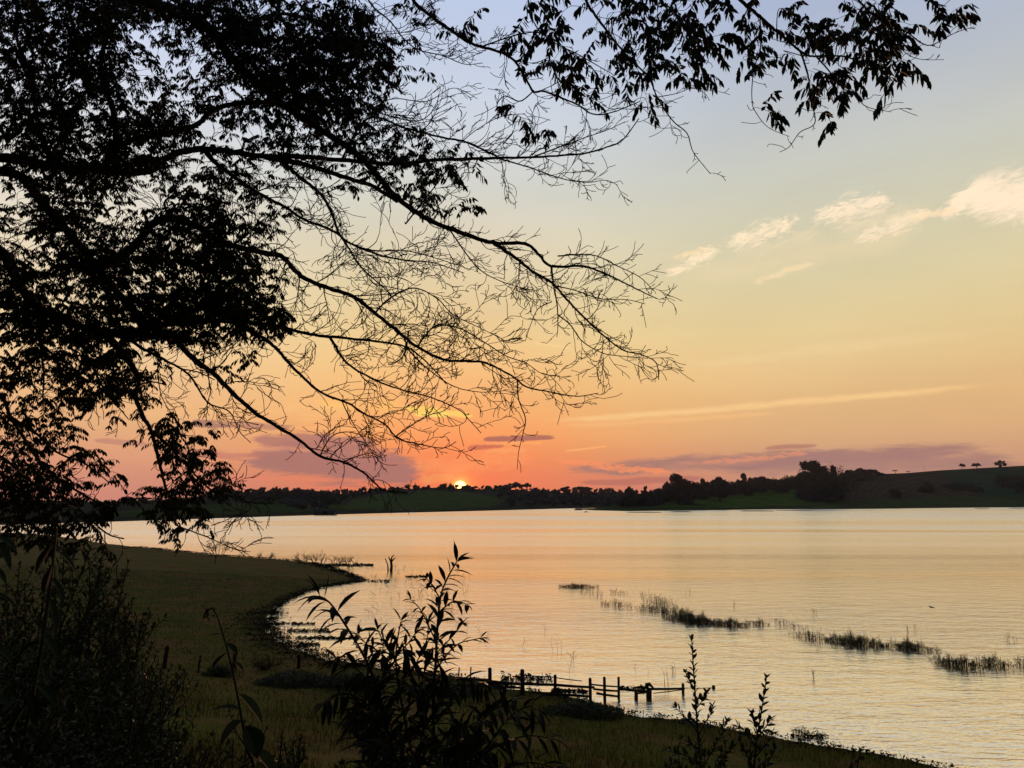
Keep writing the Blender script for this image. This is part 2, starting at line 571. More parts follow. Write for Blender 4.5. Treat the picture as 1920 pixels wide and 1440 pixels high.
poly = np.array(shore + [(30.0, -60.0), (-500.0, -60.0), (-500.0, shore[0][1])])


def signed(x, y):
    """distance from the waterline, positive on land"""
    x = np.asarray(x, float); y = np.asarray(y, float)
    best = np.full(x.shape, 1e9)
    inside = np.zeros(x.shape, bool)
    n = len(poly)
    for i in range(n):
        ax, ay = poly[i]
        bx, by = poly[(i + 1) % n]
        ex, ey = bx - ax, by - ay
        if i < len(shore) - 1:
            t = np.clip(((x - ax) * ex + (y - ay) * ey) / (ex * ex + ey * ey + 1e-12), 0, 1)
            d = (x - ax - t * ex) ** 2 + (y - ay - t * ey) ** 2
            best = np.minimum(best, d)
        c = (ay > y) != (by > y)
        with np.errstate(divide='ignore', invalid='ignore'):
            xi = ex * (y - ay) / (ey if abs(ey) > 1e-12 else 1e-12) + ax
        inside ^= (c & (x < xi))
    s = np.sqrt(best)
    return np.where(inside, s, -s)


def wob(x, y, s=1.0, seed=0.0):
    return (np.sin(x * 1.3 * s + seed) * np.cos(y * 1.7 * s - seed * 1.3) + 0.6 * np.sin(x * 2.9 * s + y * 2.1 * s + seed * 2.1) + 0.4 * np.cos(x * 5.1 * s - y * 4.3 * s + seed)) / 2.0


def ground_h(x, y):
    x = np.asarray(x, float); y = np.asarray(y, float)
    dist = np.hypot(x, y)
    sd = signed(x, y) + wob(x, y, 0.9) * np.clip(dist / 120.0, 0.10, 0.9)
    land = np.maximum(sd, 0)
    h = 0.05 * np.minimum(land, 30) + 0.018 * np.clip(land - 30, 0, 60)
    h = np.minimum(h, 2.2)
    far = np.clip(1.0 - (y + 2.0) / 42.0, 0, 1)
    h = h + 5.3 * np.clip(land / 22.0, 0, 1) ** 1.2 * far ** 1.1
    h = h + wob(x, y, 0.35, 2.0) * 0.06 * np.clip(land / 3.0, 0, 1) + wob(x, y, 2.3, 5.0) * 0.02 * np.clip(land / 1.0, 0, 1)
    h = h + 1.3 * np.exp(-((x + 3.0) / 2.0) ** 2 - ((y - 3.4) / 2.0) ** 2) * np.clip(land / 6.0, 0, 1)
    return np.where(sd > 0, h + 0.02, np.maximum(sd * 0.12, -1.6))


def gh(x, y):
    return float(ground_h(np.array([x]), np.array([y]))[0])


def axis(a, b, fine0, fine1, fine, growth):
    out = list(np.arange(fine0, fine1, fine))
    s = fine
    v = fine1
    while v < b:
        out.append(v); s *= growth; v += s
    out.append(b)
    s = fine
    v = fine0 - fine
    pre = []
    while v > a:
        pre.append(v); s *= growth; v -= s
    pre.append(a)
    return np.array(pre[::-1] + out)


def grid_mesh(name, X, Y, Z, mat, cov=None):
    ny, nx = X.shape
    v = np.stack([X.ravel(), Y.ravel(), Z.ravel()], 1)
    idx = np.arange(nx * ny).reshape(ny, nx)
    f = np.stack([idx[:-1, :-1].ravel(), idx[:-1, 1:].ravel(), idx[1:, 1:].ravel(), idx[1:, :-1].ravel()], 1)
    me = bpy.data.meshes.new(name)
    me.vertices.add(len(v)); me.vertices.foreach_set('co', v.ravel())
    me.loops.add(f.size); me.loops.foreach_set('vertex_index', f.ravel().astype(np.int32))
    me.polygons.add(len(f))
    me.polygons.foreach_set('loop_start', np.arange(0, f.size, 4, dtype=np.int32))
    me.polygons.foreach_set('use_smooth', np.ones(len(f), bool))
    if cov is not None:
        a = me.attributes.new('cover', 'FLOAT_COLOR', 'POINT')
        c = np.concatenate([cov.reshape(-1, 3), np.ones((len(v), 1))], 1).astype(np.float32)
        a.data.foreach_set('color', c.ravel())
    me.materials.append(mat)
    me.update(); me.validate()
    o = bpy.data.objects.new(name, me)
    COL.objects.link(o)
    return o


gx = axis(-600.0, 60.0, -26.0, 16.0, 0.22, 1.02)
gy = axis(-50.0, 420.0, 3.0, 34.0, 0.2, 1.012)
GX, GY = np.meshgrid(gx, gy)
GZ = ground_h(GX, GY)

m, N, b = principled('bank_grass', (0.04, 0.04, 0.015), 0.95, 0.05)
co = objcoord(N)
fine = N.noise(N.map(co, (1.0, 0.45, 1.0)), 5.0, 8.0, 0.75)
mott = N.noise(co, 0.35, 5.0, 0.6)
big = N.noise(co, 0.055, 3.0, 0.5)
c = N.mix(N.smooth(big, 0.28, 0.52), (0.115, 0.073, 0.010), (0.072, 0.074, 0.005))
c = N.mix(N.smooth(mott, 0.45, 0.62), c, (0.120, 0.074, 0.018))
mott2 = N.noise(N.map(co, (0.35, 1.0, 1.0)), 0.9, 5.0, 0.7)
c = N.mix(N.smooth(mott2, 0.50, 0.72, 0.0, 0.65), c, (0.022, 0.022, 0.004))
c = N.mix(N.mul(N.smooth(fine, 0.48, 0.75), 0.8), c, (0.012, 0.013, 0.006))
sp = N.n.new('ShaderNodeSeparateXYZ'); N.l.new(co, sp.inputs[0])
low = N.smooth(sp.outputs[2], 0.10, -0.02)
c = N.mix(N.mul(low, 0.85), c, (0.020, 0.014, 0.009))
N.l.new(c, b.inputs['Base Color'])
bn = N.n.new('ShaderNodeBump'); bn.inputs['Distance'].default_value = 0.06
N.l.new(fine, bn.inputs['Height']); N.l.new(bn.outputs[0], b.inputs['Normal'])
M_ground = m
ground = grid_mesh('ground', GX, GY, GZ, M_ground)
tag(ground, 'grassy brown green lake bank sloping down to the water', None, None, 'structure')

mb = MB()
mb.v = [(-2600, -1200, -2.2), (2600, -1200, -2.2), (2600, 2600, -2.2), (-2600, 2600, -2.2)]; mb.f = [(0, 1, 2, 3)]
tag(mb.build('lake_bed_terrain', M_mud), 'dark mud bottom under the lake water', None, None, 'structure')

# ------------------------------------------------------------------ water
m = bpy.data.materials.new('water')
m.use_nodes = True
N = NT(m.node_tree)
N.n.clear()
co = objcoord(N)
geo = N.n.new('ShaderNodeNewGeometry')
r1 = N.noise(N.map(co, (0.8, 2.3, 1.0), (0, 0, rad(12))), 1.7, 3.0, 0.55, 0.3)
r2 = N.noise(N.map(co, (1.0, 2.3, 1.0), (0, 0, rad(14))), 4.5, 3.0, 0.55, 0.2)
r3 = N.noise(N.map(co, (1.0, 2.6, 1.0), (0, 0, rad(-20))), 0.33, 2.0, 0.5)
ruf = N.smooth(N.noise(N.map(co, (0.004, 0.028, 1.0), (0, 0, rad(3))), 1.0, 4.0, 0.55, 0.3), 0.36, 0.62, 0.45, 1.15)
h = N.add(N.mul(r1, 0.13), N.add(N.mul(r2, 0.035), N.mul(r3, 0.22)))
h = N.mul(h, ruf)
bn = N.n.new('ShaderNodeBump'); bn.inputs['Strength'].default_value = 1.0; bn.inputs['Distance'].default_value = 0.35
N.l.new(h, bn.inputs['Height'])
gl = N.n.new('ShaderNodeBsdfGlossy'); gl.inputs['Color'].default_value = (1.0, 0.98, 0.88, 1); gl.inputs['Roughness'].default_value = 0.19
N.l.new(bn.outputs[0], gl.inputs['Normal'])
sx = N.n.new('ShaderNodeSeparateXYZ'); N.l.new(co, sx.inputs[0])
streak = N.smooth(N.noise(N.map(co, (0.0022, 0.022, 1.0), (0, 0, rad(2))), 1.0, 5.0, 0.6, 0.4), 0.40, 0.60, 0.62, 1.0)
N.l.new(N.mul(N.smooth(sx.outputs[1], 40.0, 260.0, 0.16, 0.34), streak), gl.inputs['Roughness'])
df = N.n.new('ShaderNodeBsdfDiffuse'); df.inputs['Color'].default_value = (0.05, 0.045, 0.03, 1)
fr = N.n.new('ShaderNodeFresnel'); fr.inputs['IOR'].default_value = 1.33
N.l.new(bn.outputs[0], fr.inputs['Normal'])
fac = N.add(0.96, N.mul(N.m('MINIMUM', fr.outputs[0], 0.75), 0.05))
mx = N.n.new('ShaderNodeMixShader')
N.l.new(fac, mx.inputs[0]); N.l.new(df.outputs[0], mx.inputs[1]); N.l.new(gl.outputs[0], mx.inputs[2])
out = N.n.new('ShaderNodeOutputMaterial'); N.l.new(mx.outputs[0], out.inputs[0])
M_water = m
mb = MB()
mb.v = [(-2500, -60, 0), (2500, -60, 0), (2500, 2500, 0), (-2500, 2500, 0)]; mb.f = [(0, 1, 2, 3)]
tag(mb.build('lake_water', M_water), 'rippled lake water reflecting the sunset sky', None, None, 'structure')


# ------------------------------------------------------------------ far hills
def interp(tab, x):
    return np.interp(x, [p[0] for p in tab], [p[1] for p in tab])


def inpoly(pts, x, y):
    ins = np.zeros(np.shape(x), bool)
    n = len(pts)
    for i in range(n):
        ax, ay = pts[i]; bx, by = pts[(i + 1) % n]
        c = (ay > y) != (by > y)
        ey = by - ay if abs(by - ay) > 1e-9 else 1e-9
        ins ^= c & (x < (bx - ax) * (y - ay) / ey + ax)
    return ins


def vnoise2(x, y, seed=0):
    return (np.sin(x * 0.021 + seed) + np.sin(y * 0.017 + x * 0.013 + seed * 2) + 0.5 * np.sin(x * 0.053 - y * 0.047 + seed * 3)) / 2.5


class Hill:
    def __init__(self, name, px0, px1, step, shore_tab, ridge_tab, depth, back, cover, label):
        pxs = np.arange(px0, px1 + 1, step)
        ts = np.concatenate([np.linspace(-0.04, 1.0, 40), np.linspace(1.06, 2.2, 14)])
        self.sh, self.ri, self.depth = shore_tab, ridge_tab, depth
        PX, T = np.meshgrid(pxs, ts)
        Y, Z = self.yz(PX, T)
        X = (PX - 960.0) / F * (Y * CP + (Z - CAM_H) * SP)
        Z = Z + vnoise2(X, Y, 3) * 0.25 * np.clip(T, 0, 1) * (T < 0.9)
        PY = 720 - F * (-(Y) * SP + (Z - CAM_H) * CP) / (Y * CP + (Z - CAM_H) * SP)
        cov = cover(PX, PY, T, X, Y)
        o = grid_mesh(name, X, Y, Z, M_hill, cov)
        tag(o, label, None, None, 'structure')

    def yz(self, PX, T):
        sy = interp(self.sh, PX)
        y0 = CAM_H * (F * CP - (720 - sy) * SP) / -(F * SP + (720 - sy) * CP)
        y1 = y0 + interp(self.depth, PX)
        ry = interp(self.ri, PX)
        k = (F * SP + (720 - ry) * CP) / (F * CP - (720 - ry) * SP)
        zr = CAM_H + y1 * k
        tt = np.clip(T, 0, 1)
        prof = 0.10 * tt + 0.90 * (tt ** 1.25) * (1 - 0.0 * tt)
        z = zr * prof
        z = np.where(T < 0, T * 20, z)
        z = np.where(T > 1, zr * (1 - 0.45 * (T - 1) ** 1.3) - 2.0 * (T - 1), z)
        return y0 + (y1 - y0) * T, z

    def point(self, px, t):
        Y, Z = self.yz(np.array([float(px)]), np.array([float(t)]))
        Y, Z = float(Y[0]), float(Z[0])
        X = (px - 960.0) / F * (Y * CP + (Z - CAM_H) * SP)
        return Vector((X, Y, Z))

    def find(self, px, py):
        """point of the hillside seen at a pixel"""
        best, bt = 1e9, 0.5
        for k in range(101):
            t = k / 100
            p = self.point(px, t)
            q = 720 - F * (-p.y * SP + (p.z - CAM_H) * CP) / (p.y * CP + (p.z - CAM_H) * SP)
            if abs(q - py) < best:
                best, bt = abs(q - py), t
        return self.point(px, bt), bt


m, N, b = principled('hill_cover', (0.03, 0.04, 0.02), 0.95, 0.0)
at_ = N.n.new('ShaderNodeAttribute'); at_.attribute_name = 'cover'
co = objcoord(N)
f1 = N.noise(N.map(co, (1, 1, 1)), 0.05, 6.0, 0.65)
cc = N.mix(N.smooth(f1, 0.35, 0.7, 0.0, 0.45), at_.outputs['Color'], (0.012, 0.014, 0.008))
N.l.new(cc, b.inputs['Base Color'])
M_hill = m

G_DARK = np.array((0.040, 0.044, 0.030)); G_PAST = np.array((0.060, 0.092, 0.026)); G_BRIGHT = np.array((0.075, 0.135, 0.020))
G_BROWN = np.array((0.095, 0.072, 0.042)); G_CROP = np.array((0.030, 0.072, 0.036)); G_MUD = np.array((0.080, 0.048, 0.034))


def cover_left(PX, PY, T, X, Y):
    c = np.zeros(PX.shape + (3,)) + G_DARK
    c[inpoly([(640, 955), (660, 938), (720, 925), (800, 919), (900, 925), (945, 938), (930, 950), (800, 958)], PX, PY)] = G_PAST * 1.05
    c[inpoly([(150, 968), (300, 950), (520, 940), (640, 938), (650, 955), (400, 968)], PX, PY)] = G_PAST * 0.8
    c[T < 0.03] = G_MUD
    return c


def cover_right(PX, PY, T, X, Y):
    c = np.zeros(PX.shape + (3,)) + G_PAST * 0.75
    c[inpoly([(1230, 950), (1260, 938), (1340, 932), (1420, 920), (1500, 912), (1520, 930), (1560, 945), (1400, 952)], PX, PY)] = G_BRIGHT
    c[inpoly([(1520, 952), (1560, 940), (1700, 934), (1930, 928), (2500, 925), (2500, 952)], PX, PY)] = G_PAST
    br = inpoly([(1580, 938), (1582, 915), (1640, 900), (1655, 884), (1752, 882), (1790, 903), (1835, 920), (1825, 930), (1700, 934)], PX, PY)
    c[br] = G_BROWN
    st = (np.sin(X * 1.1 + Y * 0.35) > 0.0) & br
    c[st] = G_BROWN * 0.72
    cr = inpoly([(1752, 880), (1790, 903), (1835, 920), (1840, 930), (2500, 925), (2500, 860), (1900, 870)], PX, PY)
    c[cr] = G_CROP
    c[T < 0.035] = G_MUD
    return c


hill_left = Hill('far_hills', -900, 1240, 6,
                 [(-900, 992), (0, 985), (230, 978), (380, 973), (530, 968), (700, 963), (900, 958), (1080, 953), (1240, 951)],
                 [(-900, 925), (-200, 930), (0, 935), (180, 941), (300, 937), (380, 930), (430, 924), (500, 921), (560, 922), (610, 927), (660, 925), (700, 922),
                  (760, 917), (820, 914), (860, 915.5), (900, 917), (960, 918), (1000, 921), (1060, 924), (1130, 923), (1190, 925), (1240, 927)],
                 [(-900, 250), (230, 260), (600, 420), (900, 380), (1240, 300)], 1.0, cover_left,
                 'low dark hills with pasture patches across the lake under the sun')
hill_right = Hill('right_hillside', 1078, 2900, 5,
                  [(1078, 954.6), (1115, 957), (1180, 958.5), (1260, 957.5), (1450, 955), (1650, 954), (1800, 952), (1920, 951), (2900, 946)],
                  [(1078, 953.4), (1115, 953), (1180, 944), (1250, 930), (1350, 921), (1450, 911), (1550, 899), (1640, 889), (1700, 887), (1760, 882),
                   (1850, 877), (1920, 873), (2100, 868), (2900, 880)],
                  [(1078, 20), (1130, 90), (1250, 190), (1450, 260), (1700, 300), (2900, 320)], 1.0, cover_right,
                  'green and ploughed hillside across the lake on the right')


# ------------------------------------------------------------------ far trees
def tree_proto(seed, kind):
    """unit tree (height about 1) : trunk mesh and crown mesh"""
    r = random.Random(seed)
    tr = MB(); cr = MB()
    lobes = []
    if kind == 'round':
        th = 0.28
        for _ in range(15):
            a = r.uniform(0, 6.28); q = r.uniform(0.0, 0.30)
            lobes.append((Vector((math.cos(a) * q, math.sin(a) * q, r.uniform(0.26, 0.84) - q * 0.5)), r.uniform(0.13, 0.20)))
    elif kind == 'spread':
        th = 0.5
        for _ in range(20):
            a = r.uniform(0, 6.28); q = r.uniform(0.0, 0.50)
            lobes.append((Vector((math.cos(a) * q, math.sin(a) * q, r.uniform(0.60, 0.86) - q * q * 0.7)), r.uniform(0.09, 0.15)))
    elif kind == 'tall':
        th = 0.3
        for _ in range(30):
            z = r.uniform(0.06, 0.90); a = r.uniform(0, 6.28); q = r.uniform(0, 0.36) * (1.15 - z * 0.75)
            lobes.append((Vector((math.cos(a) * q, math.sin(a) * q, z)), r.uniform(0.08, 0.15)))
    elif kind == 'ragged':
        th = 0.3
        for _ in range(24):
            a = r.uniform(0, 6.28); q = r.uniform(0.0, 0.36)
            lobes.append((Vector((math.cos(a) * q, math.sin(a) * q, r.uniform(0.18, 0.92) - q * 0.3)), r.uniform(0.06, 0.15)))
    elif kind == 'bush':
        th = 0.1
        for _ in range(16):
            a = r.uniform(0, 6.28); q = r.uniform(0.0, 0.42)
            lobes.append((Vector((math.cos(a) * q, math.sin(a) * q, r.uniform(0.15, 0.75) * (1.1 - q))), r.uniform(0.13, 0.22)))
    if kind == 'palm':
        top = Vector((0.02, 0, 0.72))
        tr.tube([Vector((0, 0, -0.05)), Vector((0.02, 0, 0.35)), top], [0.035, 0.028, 0.024], 6)
        for k in range(16):
            a = k * 2.4
            d = Vector((math.cos(a), math.sin(a), r.uniform(0.1, 0.9))).normalized()
            cr.leaf(top, d, Vector((0, 0, 1)), r.uniform(0.42, 0.55), 0.13, 1.5, 0.3, 4)
    else:
        tr.tube([Vector((0, 0, -0.08)), Vector((0.01, 0.0, th * 0.6)), Vector((0.0, 0.01, th + 0.15))], [0.035, 0.025, 0.018], 6)
        for c, q in lobes[::2]:
            tr.tube([Vector((0, 0, th * 0.7)), c * 0.5 + Vector((0, 0, th * 0.45)), c], [0.016, 0.010, 0.005], 4)
        for c, q in lobes:
            for _ in range(int(1500 * q * q * 9) + 30):
                d = Vector((r.gauss(0, 1), r.gauss(0, 1), r.gauss(0, 1))).normalized()
                p = c + d * q * (r.random() ** 0.4) * Vector((1, 1, 1)).length / 1.73
                a = Vector((r.gauss(0, 1), r.gauss(0, 1), r.gauss(0, 1))).normalized()
                b2 = d.cross(a).normalized() if d.cross(a).length > 1e-3 else Vector((1, 0, 0))
                s = r.uniform(0.016, 0.036)
                cr.quad(p, a * s, b2 * s)
    return tr, cr


PROTO = {}
def proto(kind, seed, green=False):
    k = (kind, seed, green)
    if k not in PROTO:
        tr, cr = tree_proto(seed, kind)
        t = tr.build('trunk', M_bark); c = cr.build('crown', M_far2 if green else M_far)
        PROTO[k] = (t.data, c.data)
        bpy.data.objects.remove(t); bpy.data.objects.remove(c)
    return PROTO[k]


def far_tree(p, h, w, kind, seed, label, cat='tree', group=None, green=False, name=None):
    tm, cm = proto(kind, seed, green)
    root = empty(name or {'palm': 'palm_tree', 'bush': 'bush'}.get(kind, 'hillside_tree'), p)
    root.rotation_euler = (0, 0, (seed * 1.7 + p.x) % 6.28)
    root.scale = (w, w, h)
    tag(root, label, cat, group)
    for nm, me in (('trunk', tm), ('crown', cm)):
        o = bpy.data.objects.new(nm, me)
        COL.objects.link(o)
        o.parent = root
    return root


def px_tree(hill, px, py_base, py_top, wpx, kind, seed, label, **kw):
    p, t = hill.find(px, py_base)
    s = p.y / F
    far_tree(p - Vector((0, 0, 0.3)), (py_base - py_top) * s, wpx * s * (0.5 / 0.42) if kind not in ('palm',) else wpx * s, kind, seed, label, **kw)


R = random.Random(11)
NAMED = [
    (1272, 945, 889, 46, 'round', 5, 'uneven topped tree leading the wood on the right shore', False),
    (1300, 945, 897, 50, 'round', 2, 'dense round tree just right of the uneven topped tree of the shore wood', False),
    (1320, 934, 897, 20, 'round', 3, 'small ball shaped crown rising above the right shore wood', False),
    (1350, 940, 892, 36, 'round', 6, 'round topped tree in the middle of the right shore wood', False),
    (1398, 930, 890, 28, 'ragged', 5, 'frayed tree top above the right end of the shore wood', False),
    (1428, 924, 891, 32, 'round', 1, 'round crowned tree where the wood meets the green slope', False),
    (1468, 924, 900, 34, 'bush', 7, 'squat dark tree on the bright green slope', False),
    (1530, 936, 866, 66, 'tall', 8, 'tallest broad dark tree standing above the shore meadow', True),
    (1512, 938, 876, 48, 'round', 2, 'left shoulder of the tall dark tree clump above the meadow', True),
    (1552, 938, 884, 52, 'round', 4, 'right shoulder tree beside the tallest dark tree', True),
    (1565, 930, 869, 20, 'tall', 9, 'narrow tree poking up just right of the tallest tree', False),
    (1612, 898, 876, 34, 'round', 3, 'round tree in the hilltop row left of the ploughed field', False),
    (1590, 900, 880, 26, 'bush', 5, 'low tree at the left end of the hilltop row', False),
    (1634, 897, 878, 30, 'spread', 1, 'broad tree at the right end of the hilltop row', False),
    (1648, 893, 883, 18, 'bush', 6, 'lowest bush closing the hilltop row before the field', False),
    (1679, 888.5, 879, 11, 'palm', 1, 'left small palm on the crest above the ploughed field', False),
    (1703, 888, 881, 9, 'palm', 2, 'right tiny palm on the crest above the ploughed field', False),
    (1804, 879.5, 868, 13, 'spread', 7, 'small lone tree with a bare stem on the right crest', False),
    (1832, 879, 867, 22, 'spread', 4, 'dome shaped tree on the right crest between two others', False),
    (1876, 876, 862, 22, 'ragged', 3, 'open crowned tree farthest right on the crest', False),
    (1741, 923, 901, 30, 'bush', 8, 'dark round bush in the ploughed field', True),
    (1678, 933, 912, 30, 'bush', 9, 'dark bush at the lower edge of the ploughed field', True),
    (1790, 915, 902, 36, 'bush', 3, 'low wide bush at the end of the ploughed field', True),
    (1880, 912, 886, 34, 'bush', 4, 'dark tree in the green crop near the right edge', True),
    (1912, 925, 888, 44, 'round', 5, 'big dark tree in the crop at the right picture edge', True),
    (1181, 945, 911, 18, 'round', 6, 'left round topped tree on the low point of the right shore', False),
    (1210, 944, 912, 13, 'tall', 7, 'slim round topped tree on the low point of the right shore', False),
]
for px, pb, pt, w, kind, seed, label, green in NAMED:
    px_tree(hill_right, px, pb, pt - (2 if px < 1580 else 0), w * (1.1 if px < 1580 else (1.35 if kind == 'palm' else 0.9)), kind, seed, label, green=green, cat='palm' if kind == 'palm' else ('bush' if kind == 'bush' else 'tree'))
LEFTN = [
    (988, 921, 904.5, 15, 'spread', 3, 'small flat crowned tree on the ridge right of the sun'),
    (966, 921, 903, 24, 'spread', 5, 'wide domed tree on the ridge right of the sun'),
    (948, 921, 907, 24, 'round', 6, 'round tree left of the domed tree on the sun ridge'),
    (1062, 925, 911, 24, 'round', 3, 'left tree of the twin round crowns on the far ridge'),
    (1090, 925, 911, 30, 'spread', 4, 'right tree of the twin round crowns on the far ridge'),
    (1138, 924, 917.5, 9, 'spread', 7, 'tiny umbrella shaped tree on the far ridge'),
    (268, 939, 931, 30, 'spread', 5, 'low clump of trees on the far left ridge behind the hanging leaves'),
]
for px, pb, pt, w, kind, seed, label in LEFTN:
    px_tree(hill_left, px, pb, pt, w, kind, seed, label)

# countable but alike trees along the ridge line
GR = 'trees lining the far ridge'
def ridge_row(hill, x0, x1, step, hmin, hmax, label, t=0.97, kinds=('round', 'bush', 'spread', 'ragged'), wmul=1.2):
    x = x0
    while x < x1:
        p = hill.point(x, t + R.uniform(-0.04, 0.03))
        s = p.y / F
        h = (hmin * 0.6 + (hmax * 1.25 - hmin * 0.6) * R.random() ** 1.7) * s
        far_tree(p - Vector((0, 0, 0.5)), h, h * R.uniform(0.9, 1.5) * wmul, R.choice(kinds), R.randint(1, 6), label, group=GR)
        x += step * (R.uniform(0.3, 0.8) if R.random() < 0.6 else R.uniform(1.2, 2.6))
L1 = 'one of the small dark trees lining the far wooded ridge left of the sun'
L2 = 'one of the small dark trees lining the far wooded ridge right of the sun'
ridge_row(hill_left, 385, 620, 13, 4, 8, L1)
ridge_row(hill_left, 620, 850, 11, 4, 9, L1)
ridge_row(hill_left, 872, 945, 8, 6, 12, L2)
ridge_row(hill_left, 1000, 1180, 15, 4, 8, L2)


M_wood_far = noisy('shore_wood_foliage', (0.018, 0.022, 0.017), (0.030, 0.034, 0.024), 0.1, 0.9)
# wooded masses on the slopes
def wood(name, hill, polyg, n, hpx, label, mat, seed):
    r = random.Random(seed)
    mbx = MB()
    xs = [p[0] for p in polyg]
    cnt = 0
    tries = 0
    while cnt < n and tries < n * 60:
        tries += 1
        px = r.uniform(min(xs), max(xs)); t = r.uniform(0.02, 1.0)
        p = hill.point(px, t)
        py = 720 - F * (-p.y * SP + (p.z - CAM_H) * CP) / (p.y * CP + (p.z - CAM_H) * SP)
        if not bool(inpoly(polyg, np.array([px]), np.array([py]))[0]):
            continue
        cnt += 1
        h = r.uniform(0.6, 1.25) * hpx * p.y / F
        w = h * r.uniform(0.7, 1.1)
        for _ in range(4):
            c = p + Vector((r.uniform(-w, w) * 0.5, r.uniform(-w, w) * 0.5, h * r.uniform(0.3, 0.8)))
            q = w * r.uniform(0.25, 0.42)
            for _ in range(48):
                d = Vector((r.gauss(0, 1), r.gauss(0, 1), r.gauss(0, 1))).normalized()
                a = Vector((r.gauss(0, 1), r.gauss(0, 1), r.gauss(0, 1))).normalized()
                b2 = d.cross(a)
                s = r.uniform(0.35, 0.8)
                mbx.quad(c + d * q * r.random() ** 0.4, a * s, b2 * s)
    o = mbx.build(name, mat)
    return tag(o, label, 'woodland', None, 'stuff')


wood('woodland', hill_left, [(380, 932), (430, 920), (560, 917), (640, 925), (700, 922), (860, 914), (960, 917), (960, 925), (900, 923), (780, 921), (700, 927),
                             (650, 937), (620, 955), (560, 962), (540, 940), (400, 940)], 300, 9, 'dark wood covering the far hill left of the sun', M_far, 5)
wood('woodland', hill_left, [(930, 925), (1000, 921), (1240, 924), (1240, 948), (1080, 951), (960, 951), (940, 940)], 260, 9,
     'dark wood filling the far slope right of the sun', M_far, 6)
wood('woodland', hill_left, [(-600, 940), (180, 944), (300, 940), (300, 946), (180, 952), (-600, 965)], 160, 8, 'dark scrub along the far left ridge', M_far, 7)
wood('woodland', hill_right, [(1160, 951), (1190, 938), (1250, 920), (1350, 912), (1440, 905), (1500, 902), (1490, 915), (1420, 922), (1340, 933), (1260, 940), (1230, 949)], 620, 15,
     'dense dark wood along the right shore point', M_wood_far, 8)
wood('woodland', hill_right, [(1500, 925), (1580, 915), (1655, 893), (1652, 887), (1560, 896), (1500, 905)], 120, 13, 'thick scrub below the hilltop row of trees', M_far2, 9)
wood('woodland', hill_right, [(1500, 942), (1500, 915), (1545, 900), (1582, 915), (1578, 942)], 90, 30, 'dark understorey massed below the tallest trees', M_wood_far, 12)
wood('woodland', hill_right, [(1770, 915), (1830, 912), (1850, 925), (1800, 922)], 25, 8, 'low scrub beside the green crop', M_far2, 10)

# farm buildings and pole
M_shed = noisy('pale_sheeting', (0.045, 0.06, 0.06), (0.03, 0.045, 0.045), 0.6, 0.9, spec=0.0)
M_shedwall = noisy('shed_wall', (0.08, 0.075, 0.07), (0.06, 0.055, 0.05), 0.8, 0.8)
def shed(px, py, wpx, h, dep, label, name='farm_shed', roofmat=None, wallmat=None):
    p, t = hill_left.find(px, py)
    s = p.y / F
    L = wpx * s
    root = empty(name, p)
    tag(root, label, 'farm shed')
    w_ = MB(); w_.box(Vector((0, 0, h * 0.5 - 0.3)), Vector((1, 0, 0)), Vector((0, 1, 0)), Vector((0, 0, 1)), L / 2, dep / 2, h / 2 + 0.3)
    w_.build('wall', wallmat or M_shedwall, root)
    r_ = MB()
    k = len(r_.v)
    e = 0.4
    r_.v += [(-L / 2 - e, -dep / 2 - e, h), (L / 2 + e, -dep / 2 - e, h), (L / 2 + e, 0, h + dep * .22), (-L / 2 - e, 0, h + dep * .22), (L / 2 + e, dep / 2 + e, h), (-L / 2 - e, dep / 2 + e, h)]
    r_.f += [(0, 1, 2, 3), (3, 2, 4, 5), (0, 3, 5), (1, 4, 2), (0, 5, 4, 1)]
    r_.build('roof', roofmat or M_shed, root)
    d_ = MB(); d_.box(Vector((0, -dep / 2 - 0.04, 1.0)), Vector((1, 0, 0)), Vector((0, 1, 0)), Vector((0, 0, 1)), 1.2, 0.03, 1.0)
    d_.build('door', M_wood, root)
shed(548, 945, 44, 1.6, 9, 'long pale green roofed shed high on the wooded far slope')
shed(560, 950, 38, 1.4, 7, 'second long low shed just below the green roofed one')
shed(611, 966, 36, 1.6, 5, 'long low pale shed at the far water edge')
shed(594, 963, 3.5, 3.2, 2.5, 'small white upright hut beside the low waterside shed', 'farm_hut', M_shed, noisy('white_wall', (0.25, 0.25, 0.24), (0.2, 0.2, 0.2), 1.0))
p, _ = hill_right.find(1734, 884)
mb = MB(); mb.tube([Vector((0, 0, -0.5)), Vector((0, 0, 6.0))], [0.12, 0.08], 6)
pole = mb.build('utility_pole', M_wood, None); pole.location = p
tag(pole, 'thin pole standing on the crest above the ploughed field', 'pole')


# mud bars and driftwood by the far point
def mudbar(x0, x1, y, th, label):
    a = on_z(x0, y, 0.0); b_ = on_z(x1, y, 0.0)
    c = (a + b_) / 2
    L = (b_ - a).length / 2
    wd = 2.2 + th
    mbx = MB()
    n = 40
    r = random.Random(int(x0))
    rim = []
    for k in range(n):
        w = 2 * math.pi * k / n
        q = 1 + 0.25 * math.sin(w * 3 + x0) + r.uniform(-0.1, 0.1)
        rim.append(c + Vector((math.cos(w) * L, math.sin(w) * wd * q, -0.1)))
    for f_, z in ((1.0, -0.1), (0.8, 0.16), (0.4, 0.28)):
        for q in rim:
            mbx.v.append((c.x + (q.x - c.x) * f_, c.y + (q.y - c.y) * f_, z + (r.uniform(0, 0.15) if z > 0 else 0)))
    for lv in range(2):
        for k in range(n):
            k2 = (k + 1) % n
            mbx.f.append((lv * n + k, lv * n + k2, (lv + 1) * n + k2, (lv + 1) * n + k))
    mbx.f.append(tuple(2 * n + k for k in range(n)))
    tag(mbx.build('mud_bank_terrain', M_mud), label, None, None, 'structure')
